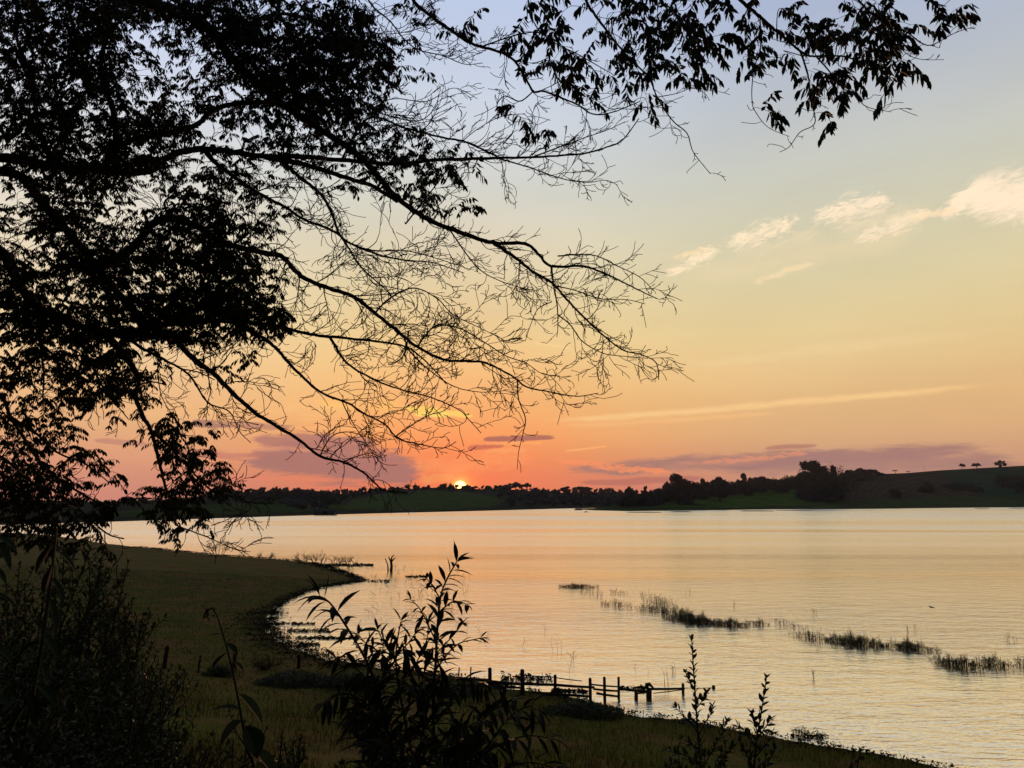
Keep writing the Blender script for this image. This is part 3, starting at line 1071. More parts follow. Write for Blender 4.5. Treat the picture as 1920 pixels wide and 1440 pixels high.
mudbar(1172, 1245, 961.0, 1.0, 'dark mud bar lying off the right shore point')
mudbar(1255, 1300, 960.0, 0.4, 'thin mud streak right of the dark mud bar')
mudbar(1385, 1455, 958.5, 1.0, 'mud bar before the green slope')
mudbar(1450, 1530, 957.2, 0.6, 'mud bar before the tallest trees')
mudbar(1825, 1858, 953.6, 0.6, 'small mud bar near the right picture edge')
mudbar(1890, 1925, 953.2, 0.5, 'mud bar at the right picture edge')
mb = MB()
p = on_z(1085, 956.5)
mb.tube([p + Vector((-3.2, 0, 0.1)), p + Vector((-1, 0, 0.5)), p + Vector((1, 0.3, 0.45)), p + Vector((3, 0, 0.05))], [0.25, 0.5, 0.45, 0.15], 7)
mb.tube([p + Vector((-1, 0, 0.4)), p + Vector((-0.6, 0.1, 1.4))], [0.15, 0.06], 5)
tag(mb.build('driftwood_log', M_dead), 'dark log lying in the water off the far point', 'log')
mb = MB()
p = on_z(1099, 960.4)
mb.tube([p + Vector((-1.3, 0, 0.05)), p + Vector((0, 0, 0.3)), p + Vector((1.4, 0, 0.05))], [0.12, 0.28, 0.1], 6)
tag(mb.build('driftwood_log', M_dead), 'smaller floating log just right of and below the other one', 'log')
#PART2
# ------------------------------------------------------------------ the overhanging tree
RT = random.Random(2024)


class Limb:
    def __init__(self, name, px, w0, w1, d0, d1, parent=None, twig=1.0, tl=75, up=0.55, leafy=0.0):
        self.name = name
        self.px = [Vector((x, y, 0)) for x, y in px]
        P = catmull(self.px, 7)
        # small natural kinks
        cum = [0.0]
        for a, b in zip(P, P[1:]):
            cum.append(cum[-1] + (b - a).length)
        self.cum, self.P2 = cum, P
        L = cum[-1]
        if parent is not None:
            q = P[0]
            k = min(range(len(parent.P2)), key=lambda i: (parent.P2[i] - q).length)
            d0 = parent.dep[k]
        self.dep = []
        ph = RT.uniform(0, 6)
        for c in cum:
            t = c / L
            self.dep.append(d0 + (d1 - d0) * t + math.sin(c * 0.012 + ph) * 0.10 * min(1, t * 4))
        self.W = []
        self.P3 = []
        for i, (p, c, d) in enumerate(zip(P, cum, self.dep)):
            t = c / L
            w = w0 + (w1 - w0) * (t ** 0.66)
            jj = min(1.0, w * 0.10) if 0 < i < len(P) - 1 else 0
            q = at(p.x + RT.uniform(-jj, jj) * 1.2, p.y + RT.uniform(-jj, jj) * 1.2, d)
            self.P3.append(q)
            self.W.append(w * 0.5 * d / F * RT.uniform(0.94, 1.10))
        self.twig, self.tl, self.up, self.leafy = twig, tl, up, leafy


def grow(mb, p, d, L, r0, level, rng, turn, tips=None, minr=0.0011):
    """a twig that curls as it grows and throws side twigs"""
    n = max(4, int(L / 0.030))
    n = min(n, 13)
    st = L / n
    pts, rr = [p.copy()], [r0]
    ax = Vector((rng.gauss(0, 0.35), -1.0, rng.gauss(0, 0.35))).normalized()
    cur = turn / n
    d = d.normalized()
    kids = []
    pk = rng.uniform(0.2, 0.8)
    for i in range(n):
        d = (Matrix.Rotation(cur + rng.gauss(0, 0.13), 3, ax) @ d)
        d = (d + Vector((rng.gauss(0, 0.03), rng.gauss(0, 0.05), rng.gauss(0, 0.03)))).normalized()
        p = p + d * st
        pts.append(p.copy())
        rr.append(max(minr, r0 * (1 - 0.75 * (i + 1) / n)))
        if level > 0 and i >= 1 and i < n - 0:
            if rng.random() < pk:
                kids.append((p.copy(), d.copy(), rr[-1], i / n))
    mb.tube(pts, rr, 3, cap=False)
    if tips is not None:
        tips.append((p.copy(), d.copy()))
    sgn = rng.choice((-1, 1))
    for (q, e, r, t) in kids:
        sgn = -sgn if rng.random() < 0.75 else sgn
        a = rng.uniform(0.45, 1.05) * sgn
        e2 = Matrix.Rotation(a, 3, (ax + Vector((rng.gauss(0, .3), 0, rng.gauss(0, .3)))).normalized()) @ e
        e2.y += rng.gauss(0, 0.22)
        grow(mb, q, e2, L * (rng.uniform(0.15, 0.5) if rng.random() < 0.7 else rng.uniform(0.5, 0.95)) * (1.1 - 0.5 * t), max(minr, r * 0.75), level - 1, rng, rng.uniform(-1.4, 1.4) - 0.6 * sgn, tips, minr)


def twigs_on(limb, mb, rng, s0=0.0):
    P3, W3, cum, dep = limb.P3, limb.W, limb.cum, limb.dep
    L = cum[-1]
    side = 1
    c = L * s0 + rng.uniform(5, 25)
    while c < L - 3:
        i = max(k for k in range(len(cum)) if cum[k] <= c)
        i = min(i, len(P3) - 2)
        x = limb.P2[i].x
        if -60 < x < 1980 and limb.P2[i].y > -60:
            d = (P3[i + 1] - P3[i]).normalized()
            t = c / L
            side = -side if rng.random() < 0.7 else side
            a = rng.uniform(0.5, 1.15) * side
            e = Matrix.Rotation(a, 3, Vector((rng.gauss(0, .25), -1, rng.gauss(0, .25))).normalized()) @ d
            e.y += rng.gauss(0, 0.3)
            ln = limb.tl * rng.choice((0.4, 0.7, 1.0, 1.4, 1.8)) * (1.08 - 0.35 * t) * dep[i] / F
            r0 = min(W3[i] * 0.6, (0.8 + ln * 3.0) * 0.5 * 1.25 * dep[i] / F)
            p = P3[i] + (P3[i + 1] - P3[i]) * rng.random()
            grow(mb, p, e, ln, r0, 2 if ln > 0.30 else 1, rng, rng.uniform(-2.1, 2.1) - 0.5 * side + 0.15, None, 0.45 * dep[i] / F * 0.5 * 2.9)
            if rng.random() < 0.6:       # spurs and knots on the bark
                mb.tube([P3[i], P3[i] + e * W3[i] * rng.uniform(1.5, 2.6)], [W3[i] * 0.7, W3[i] * 0.35], 4)
        c += rng.uniform(7, 27) / max(limb.twig, 0.05)


trunk = Limb('trunk', [(-470, 1620), (-440, 1300), (-360, 1000), (-300, 760), (-260, 480), (-230, 200), (-200, -60), (-140, -330)], 190, 78, 9.2, 8.2)
LM = {}
def limb(key, px, w0, w1, d1, parent, twig=1.0, tl=75, up=0.5):
    LM[key] = Limb(key, px, w0, w1, None, d1, parent, twig, tl, up)
    return LM[key]


a_ = limb('A', [(-275, 560), (-200, 400), (-90, 318), (0, 320), (42, 334), (76, 376), (110, 415), (150, 462), (205, 530), (255, 590), (300, 622), (330, 640), (362, 672), (402, 702),
                (440, 740), (480, 775), (520, 800), (560, 824), (600, 855), (642, 866), (680, 885), (702, 905), (722, 920), (765, 924)], 33, 2.2, 6.6, trunk, 1.0, 70)
k0 = limb('K0', [(-290, 680), (-180, 500), (-90, 440), (0, 470), (30, 520), (70, 575), (150, 612), (240, 625), (300, 632), (345, 640)], 38, 9, 7.4, trunk, 0.5, 50)
b_ = limb('B', [(-255, 440), (-180, 330), (-60, 295), (40, 300), (100, 310), (200, 322), (280, 320), (320, 292), (370, 280), (430, 284), (500, 294), (560, 293), (640, 300), (736, 307),
                (822, 300), (916, 297), (1030, 293), (1098, 287), (1142, 274), (1168, 262), (1198, 222)], 27, 2.0, 6.2, trunk, 0.8, 60)
l_ = limb('L', [(-205, 0), (-60, -70), (80, -60), (200, -12), (320, 16), (370, 40), (402, 66), (440, 115), (500, 170), (560, 216), (622, 256), (682, 300), (740, 366), (800, 410),
                (860, 434), (925, 455), (985, 457), (1010, 477), (1034, 499), (1092, 499), (1130, 511), (1172, 531), (1204, 547), (1232, 560)], 40, 2.0, 6.0, trunk, 0.9, 62)
l2 = limb('L2', [(925, 455), (962, 480), (1000, 510), (1036, 531), (1062, 561), (1092, 592), (1122, 621), (1166, 655), (1202, 665), (1230, 680), (1235, 712)], 8, 1.8, 6.1, l_, 1.5, 55)
limb('L3', [(1034, 499), (1037, 530), (1045, 575), (1046, 612), (1044, 632)], 5, 1.4, 6.1, l_, 1.3, 40)
limb('L4', [(840, 425), (870, 470), (905, 510), (960, 535), (1010, 546)], 3.5, 1.4, 6.3, l_, 1.3, 45)
limb('L5', [(1046, 480), (1110, 478), (1160, 500), (1200, 520), (1225, 545)], 3.2, 1.4, 5.9, l_, 1.9, 40)
limb('L6', [(1036, 535), (1080, 545), (1125, 560), (1175, 562), (1210, 570)], 3.0, 1.3, 6.0, l2, 1.6, 40)
limb('L7', [(1046, 590), (1070, 610), (1092, 640), (1130, 662), (1170, 668), (1215, 672)], 3.0, 1.3, 6.0, LM['L3'], 1.4, 40)
limb('L8', [(1034, 566), (1010, 578), (998, 600), (985, 640)], 2.2, 1.2, 6.2, l2, 0.9, 26)
b2 = limb('B2', [(500, 294), (560, 306), (610, 320), (650, 334), (700, 350), (745, 378)], 13, 7, 6.7, b_, 0.7, 50)
limb('B3', [(930, 296), (990, 313), (1050, 334), (1100, 342), (1135, 338), (1158, 347)], 3.6, 1.3, 6.0, b_, 1.6, 48)
limb('B4', [(1000, 294), (1050, 275), (1100, 257), (1140, 243), (1172, 228)], 3.6, 1.4, 6.0, b_, 1.2, 42)
b5 = limb('B5', [(640, 300), (690, 222), (760, 240), (830, 258), (872, 266), (930, 292)], 4.5, 4, 6.3, b_, 1.5, 60)
limb('B6', [(760, 420), (830, 330), (845, 300), (870, 262), (930, 222), (985, 213)], 3.5, 1.3, 6.2, l_, 1.2, 55)
c_ = limb('C', [(140, 500), (196, 492), (247, 466), (285, 420), (325, 410), (370, 425), (417, 455), (500, 474), (530, 482), (560, 514), (600, 535), (660, 555), (702, 586), (750, 625),
                (782, 650), (830, 674), (872, 677), (912, 681), (960, 705), (986, 725), (1022, 733), (1052, 739), (1085, 743), (1122, 737)], 20, 1.6, 6.2, a_, 1.1, 68)
limb('C2', [(782, 650), (815, 612), (860, 615), (905, 640), (950, 668), (985, 680), (1015, 700), (1050, 705)], 4, 1.4, 6.2, c_, 1.8, 50)
limb('C3', [(700, 590), (730, 560), (775, 540), (820, 560), (850, 590), (900, 615), (950, 640)], 4, 1.3, 6.3, c_, 1.6, 52)
limb('C4', [(970, 712), (973, 750), (985, 785), (980, 815), (972, 850), (970, 880)], 3.2, 1.1, 6.1, c_, 1.0, 26)
limb('C5', [(660, 555), (720, 552), (760, 545), (700, 530), (690, 500)], 3, 1.3, 6.6, c_, 1.2, 50)
limb('C6', [(766, 622), (762, 650), (752, 672), (730, 684)], 4, 2, 6.4, c_, 0.8, 26)
d_ = limb('D', [(385, 284), (405, 305), (432, 326), (480, 360), (530, 386), (572, 412), (622, 432), (660, 458), (712, 478), (760, 488), (810, 492), (870, 512)], 11, 1.6, 6.5, b_, 1.3, 62)
limb('D2', [(660, 458), (700, 470), (760, 470), (820, 485), (880, 505)], 4, 1.3, 6.4, d_, 1.6, 55)
e_ = limb('E', [(520, 296), (540, 312), (562, 332), (602, 365), (622, 400), (634, 434), (652, 462), (676, 500), (720, 540), (742, 566)], 10, 1.8, 6.6, b_, 1.2, 62)
limb('E2', [(602, 365), (640, 350), (660, 345)], 3, 1.2, 6.5, e_, 1.0, 40)
f_ = limb('F', [(240, 625), (330, 606), (430, 602), (500, 609), (535, 616), (590, 628), (648, 634), (702, 640), (760, 650), (792, 672), (822, 702), (836, 720)], 15, 2.0, 6.4, k0, 1.2, 62)
limb('F2', [(618, 632), (650, 680), (702, 712), (750, 730), (810, 746), (860, 768), (880, 788), (902, 812)], 6, 1.5, 6.3, f_, 1.4, 48)
limb('F3', [(760, 650), (800, 690), (850, 724), (900, 735), (950, 732)], 3.5, 1.3, 6.3, f_, 1.5, 48)
g_ = limb('G', [(430, 602), (492, 634), (520, 655), (552, 692), (600, 735), (650, 755), (682, 775), (722, 796), (746, 822), (782, 832), (830, 840), (855, 828)], 9, 1.6, 6.4, f_, 1.3, 52)
limb('G2', [(742, 818), (768, 800), (800, 780), (836, 768), (852, 740)], 3, 1.2, 6.3, g_, 1.5, 36)
limb('G3', [(640, 750), (660, 790), (700, 850), (720, 870), (745, 872)], 2.4, 1.1, 6.4, g_, 1.0, 30)
limb('H2', [(600, 855), (620, 820), (650, 810), (690, 820), (715, 830)], 3, 1.2, 6.5, a_, 2.0, 40)
limb('H3', [(642, 866), (690, 850), (715, 858)], 3, 1.2, 6.5, a_, 1.8, 36)
i_ = limb('I', [(230, 622), (262, 650), (295, 668), (340, 692), (362, 712), (390, 755), (430, 772), (450, 810), (470, 830)], 8, 1.4, 6.9, k0, 1.2, 52)
limb('I2', [(340, 692), (372, 698), (402, 712)], 3.5, 2, 6.8, i_, 1.0, 36)
limb('I3', [(296, 672), (296, 700), (302, 740), (318, 770), (340, 800)], 3, 1.1, 6.9, i_, 1.3, 50)
j_ = limb('J', [(170, 612), (210, 640), (236, 672), (256, 700), (258, 722), (254, 742), (266, 776), (282, 805), (292, 840), (300, 872), (310, 912), (318, 935), (322, 960), (330, 985)], 16, 3.0, 6.4, k0, 0.8, 34)
limb('J2', [(258, 722), (285, 716), (312, 722)], 4, 2.5, 6.8, j_, 0.6, 24)
j3 = limb('J3', [(284, 808), (312, 832), (340, 862), (380, 905), (402, 922), (440, 932), (470, 942), (510, 945)], 6, 1.4, 6.2, j_, 1.5, 46)
limb('J4', [(380, 905), (425, 920), (470, 950), (440, 968), (400, 985)], 2.6, 1.2, 6.1, j3, 1.6, 44)
limb('J5', [(330, 985), (370, 1000), (400, 1012), (440, 1030), (470, 1035)], 3, 1.2, 6.3, j_, 1.4, 40)
k_ = limb('K', [(-330, 900), (-200, 740), (-80, 700), (0, 742), (20, 782), (50, 830), (80, 872), (120, 905), (170, 935), (215, 960)], 16, 3, 6.3, trunk, 1.0, 50)
k2 = limb('K2', [(20, 782), (70, 815), (110, 850), (160, 870), (205, 905)], 7, 2, 6.2, k_, 1.2, 46)
k3 = limb('K3', [(-330, 960), (-150, 860), (-40, 845), (10, 862), (60, 905), (110, 925), (160, 965), (200, 1000), (232, 1010)], 12, 2.4, 6.0, trunk, 1.2, 46)
limb('K4', [(70, 575), (75, 640), (82, 700), (80, 745)], 6, 3, 7.3, k0, 0.6, 40)
limb('K5', [(120, 600), (160, 660), (190, 720), (220, 760), (240, 785)], 7, 2, 6.9, k0, 1.0, 46)
m_ = limb('M', [(190, 322), (222, 275), (270, 258), (330, 248), (372, 232), (395, 210), (430, 196), (500, 192), (560, 200), (610, 230)], 13, 8, 6.8, b_, 0.6, 44)
limb('N', [(222, 322), (214, 290), (218, 255), (210, 200), (190, 130), (200, 60), (230, -30)], 16, 6, 7.0, b_, 0.5, 44)
limb('N2', [(100, 310), (70, 230), (60, 150), (30, 60), (40, -40)], 12, 5, 7.4, b_, 0.5, 44)
limb('O', [(520, 180), (585, 150), (640, 150), (690, 200), (740, 220), (790, 225), (822, 195)], 7, 1.6, 6.0, l_, 1.2, 55)
limb('O2', [(402, 66), (450, 60), (500, 30), (560, 30), (620, 60), (680, 110), (720, 150), (760, 178)], 11, 2.4, 6.0, l_, 1.0, 55)
limb('O3', [(690, 200), (740, 185), (800, 190), (850, 165), (895, 185)], 2.6, 1.2, 6.0, LM['O'], 1.1, 45)
# the high bough that passes out of the top of the picture and its hanging branches
u_ = limb('U', [(-150, -300), (100, -420), (420, -360), (700, -230), (900, -210), (1150, -200), (1400, -160), (1620, -140)], 70, 12, 4.6, trunk, 0.0)
u1 = limb('U1', [(650, -250), (720, -110), (772, -5), (800, 24), (850, 60), (885, 82), (930, 95), (960, 110), (982, 140), (1000, 171), (1022, 172), (1080, 195), (1112, 214), (1150, 210), (1200, 190)], 14, 1.7, 4.8, u_, 1.2, 60)
limb('U1b', [(1000, 171), (975, 190), (945, 180), (932, 205), (965, 235), (945, 270)], 3.2, 1.2, 4.9, u1, 0.8, 34)
limb('U1c', [(900, 88), (1000, 60), (1060, 90), (1100, 130), (1130, 150)], 3.6, 1.5, 4.8, u1, 1.1, 50)
limb('U2', [(600, -280), (660, -80), (692, 2), (732, 40), (760, 76), (790, 95), (830, 104), (870, 120), (905, 118)], 8, 1.5, 5.2, u_, 1.4, 58)
limb('U2b', [(640, -200), (640, -60), (660, 20), (700, 60), (760, 60), (820, 40)], 4, 1.3, 5.5, u_, 1.3, 58)
u3 = limb('U3', [(1000, -205), (1060, -90), (1098, 0), (1132, 50), (1170, 98), (1202, 130), (1220, 150), (1232, 182), (1260, 225), (1288, 250), (1300, 285), (1332, 326)], 10, 1.3, 4.6, u_, 0.75, 42)
limb('U3b', [(940, -208), (980, -60), (1000, 40), (1040, 80), (1080, 100), (1150, 140)], 6, 1.6, 4.6, u_, 0.9, 40)
limb('U3c', [(1232, 182), (1270, 175), (1300, 165), (1345, 172)], 2, 1.0, 4.6, u3, 0.9, 30)
u4 = limb('U4', [(1250, -185), (1330, -70), (1388, 0), (1412, 20), (1440, 45), (1470, 70), (1510, 102), (1540, 105), (1582, 106), (1620, 118), (1652, 130), (1690, 112)], 13, 1.6, 4.4, u_, 0.6, 42)
limb('U4b', [(1500, 95), (1515, 140), (1520, 185), (1528, 230), (1500, 248), (1480, 275), (1462, 285)], 4.5, 1.3, 4.4, u4, 0.6, 28)
limb('U4c', [(1425, 36), (1426, 90), (1413, 132), (1410, 190), (1420, 215), (1442, 240), (1480, 256)], 3.4, 1.1, 4.4, u4, 0.8, 34)
limb('U4d', [(1530, 105), (1570, 150), (1600, 175), (1625, 200), (1672, 210)], 4, 1.1, 4.3, u4, 0.8, 32)
u5 = limb('U5', [(1450, -150), (1560, -60), (1610, 0), (1640, 30), (1672, 52), (1700, 60), (1740, 85), (1790, 62), (1826, 50)], 9, 1.2, 4.2, u_, 0.8, 34)
limb('U5b', [(1500, -148), (1600, -100), (1700, -40), (1752, 10), (1780, 30)], 6, 1.4, 4.1, u_, 0.8, 30)
limb('U5c', [(1700, 60), (1690, 90), (1720, 110), (1770, 112)], 2.4, 1.0, 4.2, u5, 0.9, 30)
limb('U6', [(1200, -195), (1240, -60), (1270, 20), (1290, 60), (1300, 110)], 5, 1.5, 4.6, u_, 0.8, 40)
limb('U7', [(300, -390), (380, -180), (470, -60), (520, 20), (560, 90), (600, 150), (640, 200)], 12, 3, 6.6, u_, 0.7, 50)
limb('U8', [(60, -400), (90, -180), (120, -20), (140, 60), (170, 160)], 12, 3, 7.2, u_, 0.6, 50)

tree = empty('overhanging_tree', Vector((trunk.P3[0].x, trunk.P3[0].y, gh(trunk.P3[0].x, trunk.P3[0].y) - 0.1)))
tag(tree, 'large dark tree whose half bare limbs reach over the lake from the upper left', 'tree')
T0 = tree.location.copy()


class Shift(MB):
    def build(self, name, mat, parent=None, origin=None, smooth=False):
        return MB.build(self, name, mat, parent, T0 if origin is None else origin, smooth)


mb = Shift(); 
foot = Vector((trunk.P3[0].x - 0.05, trunk.P3[0].y, T0.z - 0.3))
mb.tube([foot] + trunk.P3, [trunk.W[0] * 1.5] + trunk.W, 14)
trunk_o = mb.build('trunk', M_bark, tree, smooth=True)
twig_mb = {}
limb_obj = {}
for key, lb in LM.items():
    mb = Shift()
    mb.tube(lb.P3, lb.W, 8 if lb.W[0] * F / lb.dep[0] > 5 else 5)
    limb_obj[key] = mb.build('limb', M_bark, tree, smooth=True)
    tm = Shift()
    if lb.twig > 0:
        twigs_on(lb, tm, RT)
    twig_mb[key] = tm

# foliage density by 40 pixel cells of the view (0 none, 9 closed)
DENS = """
997999999998646541111352576558767635520266633
888897324899977983110111454536878574553676645
889997556479999997321001566466765732467666420
887997445668999988410002366456676312256532310
888877564557899875100000212541343000116420
8999868865667788841000003010000000003341
89878888724457555543100031000000000012
49988998524343233666531
469888446674320123366441
24788623876531001011543
6788754587776100000022
2568864788631
8779998999982
98679858999951
99777999999982
89999998987885
687888311312
766888610132
54577871
64633422
4655102865
76355003851
88635301654
886533168631
77665115541
7655200031
"""
rows = [r.strip() for r in DENS.strip().split()]
allp = []
for key, lb in LM.items():
    for i in range(0, len(lb.P2), 2):
        allp.append((lb.P2[i].x, lb.P2[i].y, key, i))
AX = np.array([a[0] for a in allp]); AY = np.array([a[1] for a in allp])


def compound_leaf(mb, tw, p, d, L, llen, lwid, rng):
    """a pinnate leaf: arching rachis with hanging leaflets"""
    n = 6 if L > 0.12 else 5
    pts = [p.copy()]
    d = d.normalized()
    for i in range(n):
        d = (d + Vector((0, 0, -0.20))).normalized()
        p = p + d * (L / n)
        pts.append(p.copy())
    tw.tube(pts, [0.0014] * len(pts), 3, cap=False)
    for i in range(1, n + 1):
        t = (pts[i] - pts[i - 1]).normalized()
        s = t.cross(Vector((0, 0, 1)))
        if s.length < 0.1:
            s = Vector((1, 0, 0))
        s.normalize()
        k = 1.0 - 0.25 * abs(i / n - 0.6)
        for sg in (-1, 1):
            if rng.random() < 0.08:
                continue
            e = (t * rng.uniform(0.15, 0.5) + s * sg * rng.uniform(0.35, 0.8) + Vector((0, 0, -rng.uniform(0.45, 1.1)))).normalized()
            nn = Vector((rng.gauss(0, 1), rng.gauss(0, 1), rng.gauss(0, 0.6)))
            mb.leaf(pts[i], e, nn, llen * k * rng.uniform(0.75, 1.15), lwid * rng.uniform(0.8, 1.15), 0.25, 0.18, 3)
    e = (t + Vector((0, 0, -0.6))).normalized()
    mb.leaf(pts[-1], e, Vector((rng.gauss(0, 1), 1, 0)), llen * 0.95, lwid, 0.3, 0.18, 3)


fol_mb = {}
LK = 0.115
def spray(px, py, rng):
    dd = (AX - px) ** 2 + (AY - py) ** 2
    near = np.argsort(dd)[:6]
    k = int(near[min(int(abs(rng.gauss(0, 1.6))), 5)])
    x0, y0, key, i = allp[k]
    lb = LM[key]
    base = lb.P3[i]
    dep = lb.dep[i] + rng.gauss(0, 0.35)
    dep = max(3.7, dep)
    tip = at(px, py, dep)
    if key not in fol_mb:
        fol_mb[key] = Shift()
    mb = fol_mb[key]
    tw = twig_mb[key]
    v = tip - base
    if v.length < 0.03:
        v = Vector((0.1, 0, -0.1)); tip = base + v
    sagp = base + v * 0.5 + Vector((rng.gauss(0, 0.05), rng.gauss(0, 0.05), 0.12 * v.length))
    pts = catmull([base, sagp, tip], 4)
    r0 = min(lb.W[i] * 0.6, 0.0020 + 0.004 * v.length)
    tw.tube(pts, [r0 + (0.0016 - r0) * j / (len(pts) - 1) for j in range(len(pts))], 3, cap=False)
    right_side = px > 840
    size = 1.0 if right_side else 0.70
    out = v.normalized()
    for q in range(3 if right_side else 4):
        a = rng.uniform(-1.5, 1.5)
        e = Vector((out.x * 0.5 + math.sin(a) * 0.8, rng.gauss(0, 0.5), 0.25 + rng.gauss(0, 0.3)))
        if e.length < 0.2: e = Vector((1, 0, 0.2))
        pp = pts[-1] if q < 2 else pts[-1 - rng.randint(0, 3)]
        compound_leaf(mb, tw, pp, e, rng.uniform(0.11, 0.20) * size, 0.082 * size, 0.027 * size, rng)


RF = random.Random(77)
nsp = 0
for r, row in enumerate(rows):
    for c, ch in enumerate(row):
        v = int(ch)
        if v == 0:
            continue
        cx, cy = c * 40 + 20, r * 40 + 20
        # leaf area needed for this cover, in sprays per cell
        v = v + 0.6 if v > 2 and cx < 840 else v
        want = -math.log(1 - min(v, 9.3) / 9.75) * (1.75 if cx > 840 else 5.4) * (0.72 if r >= 19 else 1.0)
        if cx > 840: want *= 0.9
        n = int(want) + (1 if RF.random() < want - int(want) else 0)
        for _ in range(n):
            spray(cx + RF.uniform(-22, 22) - (14 if c > 41 else 0), cy - 8 + RF.uniform(-22, 22), RF)
            nsp += 1
# leaves outside the picture so the crown goes on above and to the left
for _ in range(420):
    spray(RF.uniform(-420, 0), RF.uniform(-260, 900), RF)
for _ in range(200):
    spray(RF.uniform(-200, 1700), RF.uniform(-330, -110), RF)
for key in LM:
    if twig_mb[key].v:
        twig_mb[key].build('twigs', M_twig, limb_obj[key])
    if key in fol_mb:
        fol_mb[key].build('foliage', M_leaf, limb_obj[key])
print('sprays', nsp)
#PART3
# ------------------------------------------------------------------ plants in the foreground
RP = random.Random(501)
UP = Vector((0, 0, 1))


def leafy(mb, pts, spacing, ll, lw, ang, droop, rng, t0=0.1, seg=4, whorl=1, tipn=3, taper=0.5, jit=0.35):
    """leaves set alternately along a stem"""
    cum = [0.0]
    for a, b in zip(pts, pts[1:]):
        cum.append(cum[-1] + (b - a).length)
    L = cum[-1]
    c = L * t0
    k = rng.uniform(0, 6)
    while c < L:
        i = max(j for j in range(len(cum)) if cum[j] <= c)
        i = min(i, len(pts) - 2)
        u = (c - cum[i]) / max(cum[i + 1] - cum[i], 1e-6)
        p = pts[i].lerp(pts[i + 1], u)
        d = (pts[i + 1] - pts[i]).normalized()
        a = d.cross(Vector((0.2, 1, 0.1))).normalized()
        b = d.cross(a)
        for w in range(whorl):
            k += 2.4 + rng.uniform(-0.5, 0.5)
            e = d * math.cos(ang) + (a * math.cos(k) + b * math.sin(k)) * math.sin(ang)
            e = e + Vector((rng.gauss(0, jit * .5), rng.gauss(0, jit * .5), rng.gauss(0, jit * .5)))
            sc_ = (1 - taper * (c / L)) * rng.uniform(0.7, 1.15)
            mb.leaf(p, e, UP + Vector((rng.gauss(0, .4), rng.gauss(0, .4), 0)), ll * sc_, lw * sc_, droop * rng.uniform(0.5, 1.4), 0.2, seg)
        c += spacing * rng.uniform(0.7, 1.3)
    for w in range(tipn):
        k += 2.2
        d = (pts[-1] - pts[-2]).normalized()
        a = d.cross(Vector((0.2, 1, 0.1))).normalized()
        b = d.cross(a)
        e = d * 0.8 + (a * math.cos(k) + b * math.sin(k)) * 0.6
        mb.leaf(pts[-1], e, UP, ll * (1 - taper) * rng.uniform(0.7, 1.0), lw * (1 - taper), droop * 0.6, 0.2, seg)


def px_stem(px, Y0, Y1, to_ground=True):
    n = len(px)
    P = [at(x, y, Y0 + (Y1 - Y0) * i / max(n - 1, 1)) for i, (x, y) in enumerate(px)]
    if to_ground:
        b = P[0]
        g = gh(b.x, b.y)
        if g < b.z - 0.05:
            m_ = Vector((b.x + 0.03, b.y, (g + b.z) / 2))
            P = [Vector((b.x, b.y, g - 0.06)), m_] + P
    return catmull(P, 5)


def traced_plant(name, label, cat, stems, lmat, group=None, smat=None):
    """stems: (pixels, Y0, Y1, w0px, w1px, leafspec, to_ground)"""
    first = px_stem(stems[0][0], stems[0][1], stems[0][2])
    org = first[0].copy()
    root = empty(name, org)
    tag(root, label, cat, group)
    for px, Y0, Y1, w0, w1, spec, tg in stems:
        pts = [p - org for p in px_stem(px, Y0, Y1, tg)]
        n = len(pts)
        rr = [(w0 + (w1 - w0) * (i / (n - 1))) * 0.5 * (Y0 + Y1) / 2 / F for i in range(n)]
        sm = MB(); sm.tube(pts, rr, 6)
        so = sm.build('stem', smat or M_stem, root)
        if spec:
            lm = MB()
            leafy(lm, pts[(10 if len(pts) > (len(px) - 1) * 5 + 1 else 0):], rng=RP, **spec)
            if lm.v:
                lm.build('leaves', lmat, so)
    return root


